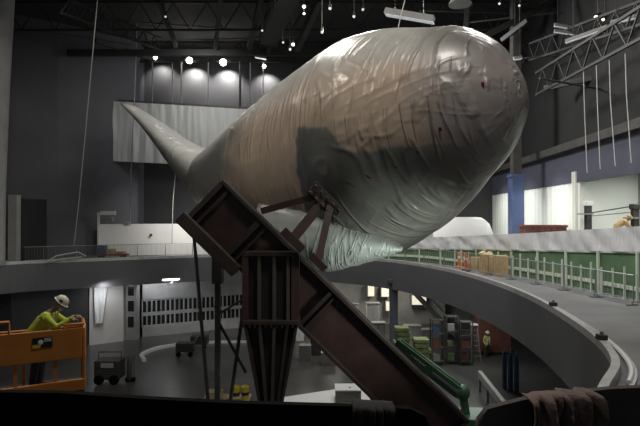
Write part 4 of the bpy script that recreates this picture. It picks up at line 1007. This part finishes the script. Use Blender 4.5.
# pallet with yellow buckets beneath the props
p = P(227, 394, 25.6); po = thing('pallet', 'pale plywood pallet on the lower floor under the props', 'pallet', (p.x, p.y, 0))
MB().box(p.x - 1.2, p.x + 1.2, p.y - .6, p.y + .6, .1, .16).build('top_board', M_wood, po)
for x in (-1.05, 0, 1.05): MB().box(p.x + x - .08, p.x + x + .08, p.y - .6, p.y + .6, 0, .1).build('runner', M_wood, po)
for i, (dx, dy, lab) in enumerate(((.50, -.1, 'left yellow bucket on the pallet'), (.95, -.05, 'right yellow bucket on the pallet'))):
    o = thing('bucket', lab, 'bucket', (p.x + dx, p.y + dy, .16), 'yellow buckets'); MB().lathe((p.x + dx, p.y + dy, .16), [(.17, 0), (.21, .62), (.19, .62), (.16, .5)], 14).build('pail', M_yel, o, True)
    MB().tube([(p.x + dx + .21 * math.cos(t), p.y + dy - .05, .78 + .14 * math.sin(t)) for t in [PI * k / 8 for k in range(9)]], .012, 6).build('handle', M_rail, o)
    MB().lathe((p.x + dx, p.y + dy, .35), [(.192, 0), (.2, .16)], 14).build('bucket_label', M_mach, o)
tag(settle(MB().box(p.x - .95, p.x - .2, p.y - .35, p.y + .2, .16, .55).build('plywood_crate', M_wood, bevel=.01), (p.x - .6, p.y, .16)), 'raw plywood crate at the left of the pallet', 'crate')
tag(settle(MB().box(p.x + .05, p.x + .8, p.y - .58, p.y - .36, .16, .34).build('plywood_crate', M_wood, bevel=.01), (p.x + .4, p.y - .5, .16)), 'low crate in front of the yellow buckets', 'crate')
# white sheeted platform and box right of the pedestal
wp_ = thing('sheeted_platform', 'low white sheeted platform right of the pedestal on the lower floor', 'platform', P(320, 395, 24))
zt = .55
pts = [P(278, 405, 23.5), P(372, 410, 23.5), P(372, 392, 25.6), P(340, 391.5, 25.6), P(281, 399, 24.4)]
poly = [(-1.95, 23.3), (2.4, 23.2), (2.45, 25.7), (.7, 25.75), (-1.9, 24.6)]
MB().prism(poly, .45, .55).build('white_top', M_whitep, wp_)
for x, y in ((-1.7, 23.5), (2.2, 23.4), (2.2, 25.5), (.8, 25.5), (-1.6, 24.4)): MB().box(x - .06, x + .06, y - .06, y + .06, 0, .45).build('leg', M_wood, wp_)
q = thing('crate', 'grey slatted crate with white top on the sheeted platform', 'crate', (1.35, 24.3, zt))
MB().box(.75, 1.95, 23.9, 24.8, zt, zt + .55).build('crate_body', M_wood, q, bevel=.02)
sl = MB()
for k in range(4): sl.box(.74, 1.96, 23.87, 23.9, zt + .04 + k * .13, zt + .12 + k * .13)
sl.build('slat_set', M_grey, q); MB().box(.72, 1.98, 23.85, 24.85, zt + .55, zt + .60).build('white_top', M_whitep, q)
MB().box(1.4, 1.5, 24.2, 24.3, zt + .6, zt + .62).build('knot_mark', M_mach, q)

# green telescopic boom
bo_ = thing('boom_lift', 'green telescopic boom lift sloping down behind the steel beam', 'lift', (P(463, 400, 22).x, 22, 0))
a, b = P(396, 343, 23.0), P(460, 392, 21.6); d_ = (b - a).normalized()
MB().bar(a, b, .38, .55).build('boom', M_green, bo_, bevel=.03)
MB().bar(a + V((0, 0, .32)) + d_ * .3, b + V((0, 0, .32)), .12, .1).build('boom_rail', M_green, bo_)
MB().bar(a + d_ * 1.9 + V((0, -.25, -.05)), b + V((0, -.25, -.05)) - d_ * .2, .08, .1).build('ram', M_rail, bo_)
hn = P(462, 392, 21.6)
MB().ball(hn, .34, .3, .34, 10).build('hinge', M_green, bo_)
MB().bar(hn, V((hn.x + .15, hn.y, .9)), .3, .34).build('riser', M_green, bo_, bevel=.03)
MB().box(hn.x - .9, hn.x + 1.1, hn.y - .7, hn.y + .7, .3, .95).build('chassis', M_green, bo_, bevel=.05)
for x in (-.55, .75):
    for y in (-.75, .75): MB().tube([(hn.x + x, hn.y + y - .12, .33), (hn.x + x, hn.y + y + .12, .33)], .33, 14).build('wheel', M_black, bo_)
fx = d_; fz_ = fx.cross(V((0, -1, 0)).cross(fx)).normalized()
nrm = V((0, -1, 0)); nrm = (nrm - fx * nrm.dot(fx)).normalized(); upv = nrm.cross(fx).normalized()
rotm = Matrix((fx, upv, nrm)).transposed().to_4x4()
text_mesh('MERLO', 'lettering', M_txt, bo_, a + d_ * 1.25 + upv * .05 + nrm * .21, rotm, .24)
# column and storage under the right mezzanine
for u, d, lab in ((393.5, 35.5, 'slim slate column under the right mezzanine behind the green boom'),):
    p = P(u, 300, d); cl = thing('slate_column', lab, 'column', (p.x, d, 0)); MB().box(p.x - .27, p.x + .27, d - .27, d + .27, 0, ZB + .7).build('shaft', M_band, cl, bevel=.02); MB().box(p.x - .4, p.x + .4, d - .4, d + .4, 0, .12).build('base', M_grey, cl)
    MB().box(p.x - .4, p.x + .4, d - .4, d + .4, 4.75, 5.0).build('capital', M_band, cl)
# lit panels far back
for u, v, wv_, hv, lab in ((371, 291, 6, 10, 'bright lit panel left of the slate column'), (385, 292, 7, 9, 'bright lit panel close to the slate column'), (419, 300, 14, 9, 'glowing yellowish window right of the slate column'), (388, 306, 4, 9, 'thin lit panel beside the slate column')):
    p = P(u, v, 43.2); k = 43.2 / 500; o = thing('lit_panel', lab, 'lamp', p, 'lit panels in the far lower room')
    MB().box(p.x - wv_ * k / 2, p.x + wv_ * k / 2, 43.15, 43.25, p.z - hv * k / 2, p.z + hv * k / 2).build('diffuser', mat('warm_lit_panel', (1, .93, .72), .5, 0, .2, 1.5, 0, None, (1, 1, 1), .55), o)
    MB().box(p.x - wv_ * k / 2 - .06, p.x + wv_ * k / 2 + .06, 43.25, 44.0, p.z - hv * k / 2 - .06, p.z + hv * k / 2 + .06).build('housing', M_grey, o)
lamp('room_light', 'AREA', (6.5, 40, 4.8), 190, (1, .95, .82), 3, 1.0, aim=(6, 40, 0))
lamp('room_light', 'AREA', (0, 40.5, 4.8), 130, (1, .95, .82), 3, 1.0, aim=(0, 40, 0))
lamp('room_light', 'AREA', (9.6, 31, 4.8), 130, (.95, 1, .95), 2, 1.0, aim=(9, 30, 0))
# staircase diagonal
sr = thing('staircase', 'pale straight staircase in the far lower room right of the slate column', 'stairs', P(430, 330, 40))
s0, s1 = V((10.6, 39.5, 0.05)), V((6.6, 39.5, 4.2))
for y in (-.6, .6): MB().bar(s0 + V((0, y, .1)), s1 + V((0, y, .1)), .12, .35).build('stringer', M_grey, sr)
stp = MB()
for k in range(14): q = s0 + (s1 - s0) * (k + .5) / 14; stp.box(q.x - .16, q.x + .16, q.y - .6, q.y + .6, q.z, q.z + .06)
stp.build('tread_set', M_pale, sr)
for y in (-.6, .6): MB().tube([s0 + V((0, y, 1.0)), s1 + V((0, y, 1.0))], .035, 6).build('handrail', M_rail, sr)
# counters / display boxes
for i, (u, v, d, w_, h_, lab, mt) in enumerate(((365, 342, 38, 3.0, 1.3, 'dark counter with slatted front left of the slate column', M_steel_d), (349, 325, 41, 1.6, 2.2, 'white board standing beside the dark counter', M_whitep), (373, 318, 40.2, 1.0, 2.4, 'white cabinet behind the dark counter', M_whitep), (413, 337, 36, 1.2, 1.5, 'white cabinet right of the slate column', M_pale), (428, 336, 37, 1.6, 1.0, 'low grey cabinet near the staircase foot', M_grey))):
    p = P(u, v, d); o = thing('cabinet', lab, 'cabinet', (p.x, d, 0), 'cabinets in the far lower room')
    MB().box(p.x - w_ / 2, p.x + w_ / 2, d, d + .6, 0, h_).build('cabinet_body', mt, o, bevel=.02); MB().box(p.x - w_ / 2 - .05, p.x + w_ / 2 + .05, d - .06, d + .65, h_, h_ + .08).build('worktop', M_pale, o)
    dd = MB()
    for k in range(int(w_ / .5)): dd.box(p.x - w_ / 2 + .04 + k * .5, p.x - w_ / 2 + .46 + k * .5, d - .03, d, .12, h_ - .08)
    dd.build('front_panels', M_grey if mt is M_steel_d else mt, o)
# shelving stacks with netting covered goods, right lower
for i, (u, d, hh, lab, mt) in enumerate(((402, 31.5, 2.5, 'tall stack of goods under olive netting right of the green boom head', M_leaf), (421, 31.0, 1.8, 'lower stack under olive netting, next to the tallest netted stack', M_leaf))):
    p = P(u, 340, d); o = thing('netted_stack', lab, 'stack', (p.x, d, 0), 'netted stacks of goods'); m = MB()
    random.seed(i + 3)
    for k in range(int(hh / .3)): m.box(p.x - .5 + random.uniform(-.1, .1), p.x + .45 + random.uniform(-.1, .15), d - .4, d + .4, .14 + k * .3, .14 + k * .3 + .27)
    m.build('goods', mt, o, bevel=.04); MB().box(p.x - .6, p.x + .6, d - .5, d + .5, 0, .14).build('pallet_base', M_wood, o)
for i, (u, d, hh) in enumerate(((437, 32.0, 2.9), (451, 32.2, 3.1), (465, 32.0, 2.8))):
    p = P(u, 340, d); o = thing('shelving_rack', '%s dark shelving rack of the row under the right walkway, from the left' % ORD[i], 'rack', (p.x, d, 0), 'dark racks under the right walkway')
    for x in (-.38, .38):
        for y in (-.3, .3): MB().box(p.x + x - .03, p.x + x + .03, d + y - .03, d + y + .03, 0, hh).build('upright', M_steel_d, o)
    for k in range(4): MB().box(p.x - .38, p.x + .38, d - .3, d + .3, .2 + k * (hh - .3) / 3, .25 + k * (hh - .3) / 3).build('shelf', M_steel_d, o)
    random.seed(i + 11)
    for k in range(3):
        tag(settle(MB().box(p.x - .3, p.x + random.uniform(0, .3), d - .22, d + .2, .25 + k * (hh - .3) / 3, .25 + k * (hh - .3) / 3 + random.uniform(.3, .55)).build('storage_box', random.choice([M_mach, M_rust, M_leaf, M_grey, M_navy]), bevel=.015), (p.x, d, .25 + k * (hh - .3) / 3)), 'box on the %s shelf up of the %s dark rack from the left' % (['lowest', 'second', 'third'][k], ORD[i]), 'box', 'boxes on the dark racks')
# sawhorse, ring, blue tube stack
p = P(477, 345, 33.0); o = thing('step_ladder', 'small pale A shaped step ladder left of the high visibility worker', 'ladder', (p.x - .2, 33, 0))
for x in (-.3, .3): 
    MB().bar((p.x - .2 + x, 32.6, 0), (p.x - .2 + x * .6, 33, 2.3), .06).build('leg', M_rail, o); MB().bar((p.x - .2 + x, 33.4, 0), (p.x - .2 + x * .6, 33, 2.3), .06).build('leg', M_rail, o)
for k in range(6): f = (k + 1) / 7; MB().bar((p.x - .2 - .3 * (1 - .4 * f), 32.6 + .4 * f, 2.3 * f), (p.x - .2 + .3 * (1 - .4 * f), 32.6 + .4 * f, 2.3 * f), .07, .03).build('step', M_rail, o)
MB().box(p.x - .42, p.x + .02, 32.85, 33.15, 2.28, 2.36).build('top_cap', M_whitep, o)
p = P(497, 341, 33); o = thing('rust_skip', 'rust red open skip with white load under the right walkway', 'container', (p.x + .3, 34, 0))
MB().box(p.x - .8, p.x + 1.4, 34.3, 35.4, .1, 2.5).build('bin', M_rust, o, bevel=.03); MB().box(p.x - .75, p.x + 1.35, 34.35, 35.35, 2.5, 3.0).build('load', M_whitep, o, bevel=.1); MB().box(p.x - .8, p.x + 1.4, 34.4, 35.3, 0, .1).build('skid', M_mach, o)
for i, (u, d) in enumerate(((504, 27.5), (510, 27.2), (516, 26.9))):
    p = P(u, 350, d); o = thing('gas_cylinder', '%s tall dark blue cylinder of the three standing under the right walkway' % ['leftmost', 'middle', 'rightmost'][i], 'cylinder', (p.x, d, 0), 'dark blue cylinders')
    MB().lathe((p.x, d, 0), [(.12, 0), (.13, .05), (.13, 1.7), (.10, 1.9), (.05, 2.0)], 12).build('cylinder_body', M_navy, o, True); MB().lathe((p.x, d, 2.0), [(.04, 0), (.05, .1), (.03, .22)], 8).build('valve', M_rail, o)
# low bench / guard along the right lower floor
a, b = V((8.6, 27.0, .95)), V((8.1, 20.5, .95)); o = thing('low_barrier', 'long low pale barrier on the lower floor under the right walkway', 'barrier', (8.3, 24, 0))
MB().bar(a, b, .2, .35).build('top_beam', M_grey, o)
for k in range(5): q = a + (b - a) * k / 4; MB().box(q.x - .06, q.x + .06, q.y - .06, q.y + .06, 0, .8).build('leg', M_grey, o)
# small things right of the pedestal, far
for i, (u, v, d, sz, mt, lab) in enumerate(((305, 356, 33, (.8, 1.0), M_grey, 'grey crate nearest the pedestal in the far opening'), (318, 353, 34, (1.0, 1.1), M_steel_d, 'dark crate at the middle of the opening beside the pedestal'), (328, 358, 32, (.9, .8), M_pale, 'pale crate right in the opening beside the pedestal'), (300, 338, 38, (.6, 1.7), M_whitep, 'white upright panel far behind the pedestal'), (310, 338, 39, (.5, 1.9), M_pale, 'pale upright panel beside the white one behind the pedestal'))):
    p = P(u, v, d); o = thing('crate', lab, 'crate', (p.x, d, 0), 'crates beyond the pedestal'); MB().box(p.x - sz[0] / 2, p.x + sz[0] / 2, d - .3, d + .3, .06, sz[1]).build('crate_body', mt, o, bevel=.02); MB().box(p.x - sz[0] / 2, p.x + sz[0] / 2, d - .3, d + .3, 0, .06).build('base', M_wood, o)
for i, (u, v, d, lab) in enumerate(((200, 352, 36, 'dark cart on the lower floor left of the props'), (186, 358, 34, 'dark low trolley farther left of the props'))):
    p = P(u, v, d); o = thing('tool_cart', lab, 'cart', (p.x, d, 0), 'dark carts on the lower floor'); MB().box(p.x - .6, p.x + .6, d - .35, d + .35, .3, .9).build('cart_body', M_mach, o, bevel=.04)
    for x in (-.4, .4): MB().tube([(p.x + x, d - .4, .17), (p.x + x, d - .3, .17)], .17, 10).build('wheel', M_black, o)
    MB().tube([(p.x + .55, d - .3, .85), (p.x + .8, d - .3, 1.3), (p.x + .8, d + .3, 1.3), (p.x + .55, d + .3, .85)], .025, 6).build('handle', M_rail, o)

# ------------------------------------------------------------------ foreground: viewing stand with padded parapets
struct(MB().box(-4.6, 4.6, -2.5, 3.6, ZD, 7.2).build('trim_5', M_black), 'black raised viewing stand')
def parapet(name, pts, label, mtl, thick=.12, zb=7.2):
    m = MB(); rr = []
    for (x, y, z) in pts:
        rr.append([V((x, y + thick * a, zb + (z - zb) * b)) for a, b in ((-.5, 0), (-.5, .8), (-.42, .93), (-.2, 1), (.2, 1), (.42, .93), (.5, .8), (.5, 0))])
    o = m.loft(rr).build(name, mtl, None, True); bx_ = sum((V(p) for p in pts), V()) / len(pts)
    return tag(settle(o, (bx_.x, bx_.y, zb)), label, 'parapet')
def PF(u, v, d): p = P(u, v, d); return (p.x, p.y, p.z)
parapet('padded_parapet', [PF(-60, 390, 3.1), PF(60, 391, 3.05), PF(150, 397, 3.0), PF(230, 401, 3.0), PF(300, 403, 3.0), PF(380, 405, 3.0), PF(410, 407, 3.0), PF(424, 414, 3.0), PF(430, 426, 3.0), PF(432, 440, 3.0)], 'long black padded parapet across the bottom of the picture', M_black)
parapet('covered_parapet', [PF(474, 440, 3.0), PF(477, 418, 3.0), PF(486, 407, 3.0), PF(505, 402, 3.0), PF(530, 396, 3.0), PF(570, 391, 3.0), PF(610, 387, 3.05), PF(700, 383, 3.1)], 'lumpy dark brown parapet at the bottom right corner', M_brown)
def cloth_over(name, u0, u1, vt, vb, d, label, mtl, seed, amp):
    nu, nv = 44, 22; rows = []
    for i in range(nv + 1):
        b = i / nv; r = []
        for j in range(nu + 1):
            a = j / nu; vtop = vt[0] + (vt[1] - vt[0]) * a
            u = u0 + (u1 - u0) * a + (a - .5) * 14 * max(0, b - .3)
            th = b * 2.2
            dy = .24 if b < .12 else 0
            k = amp * (noise.noise(V((a * 7, b * 1.5, seed))) + .6 * noise.noise(V((a * 17, b * 2, seed + 4)))) * (.3 + b)
            if b < .25: f = b / .25; p = P(u, vtop - 1.5 * math.sin(PI * f), d); p.y += .07 - .15 * f
            else: p = P(u, vtop + (vb - vtop) * (b - .25) / .75, d); p.y -= .08 + .05 * (b - .25)
            p.y -= k + .02 + amp * .25; p.z += .03 + .12 * k * (b < .3); p.x += .4 * k * (a - .5); r.append(p)
        rows.append(r)
    rings = [r + [p + V((0, .012, -.008)) for p in reversed(r)] for r in rows]
    o = MB().loft(rings).build(name, mtl, None, True); return tag(o, label, 'cloth')
cloth_over('draped_cloth', 520, 581, (397, 391), 470, 3.0, 'brown cloth hanging in folds over the dark brown parapet', M_cloth, 3, .24)
cloth_over('crumpled_cloth', 352, 392, (405, 407), 450, 3.0, 'crumpled black cloth lying over the black padded parapet', mat('black_cloth', (.022, .02, .02), .9, 0, .3, 9), 12, .10)

# made-up housings for the added overhead lamps
for i, (x, y, e) in enumerate(HIGH):
    o = thing('added_overhead_lamp', '%s added overhead lamp under the ceiling, unseen' % ORD[i], 'lamp', (x, y, 23.1), 'added overhead lamps')
    MB().lathe((x, y, 23.05), [(.75, 0), (.6, .3), (.2, .5)], 18).build('reflector', M_grey, o, True); MB().bar((x, y, 23.5), (x, y, 25), .05).build('hanger', M_steel_d, o)
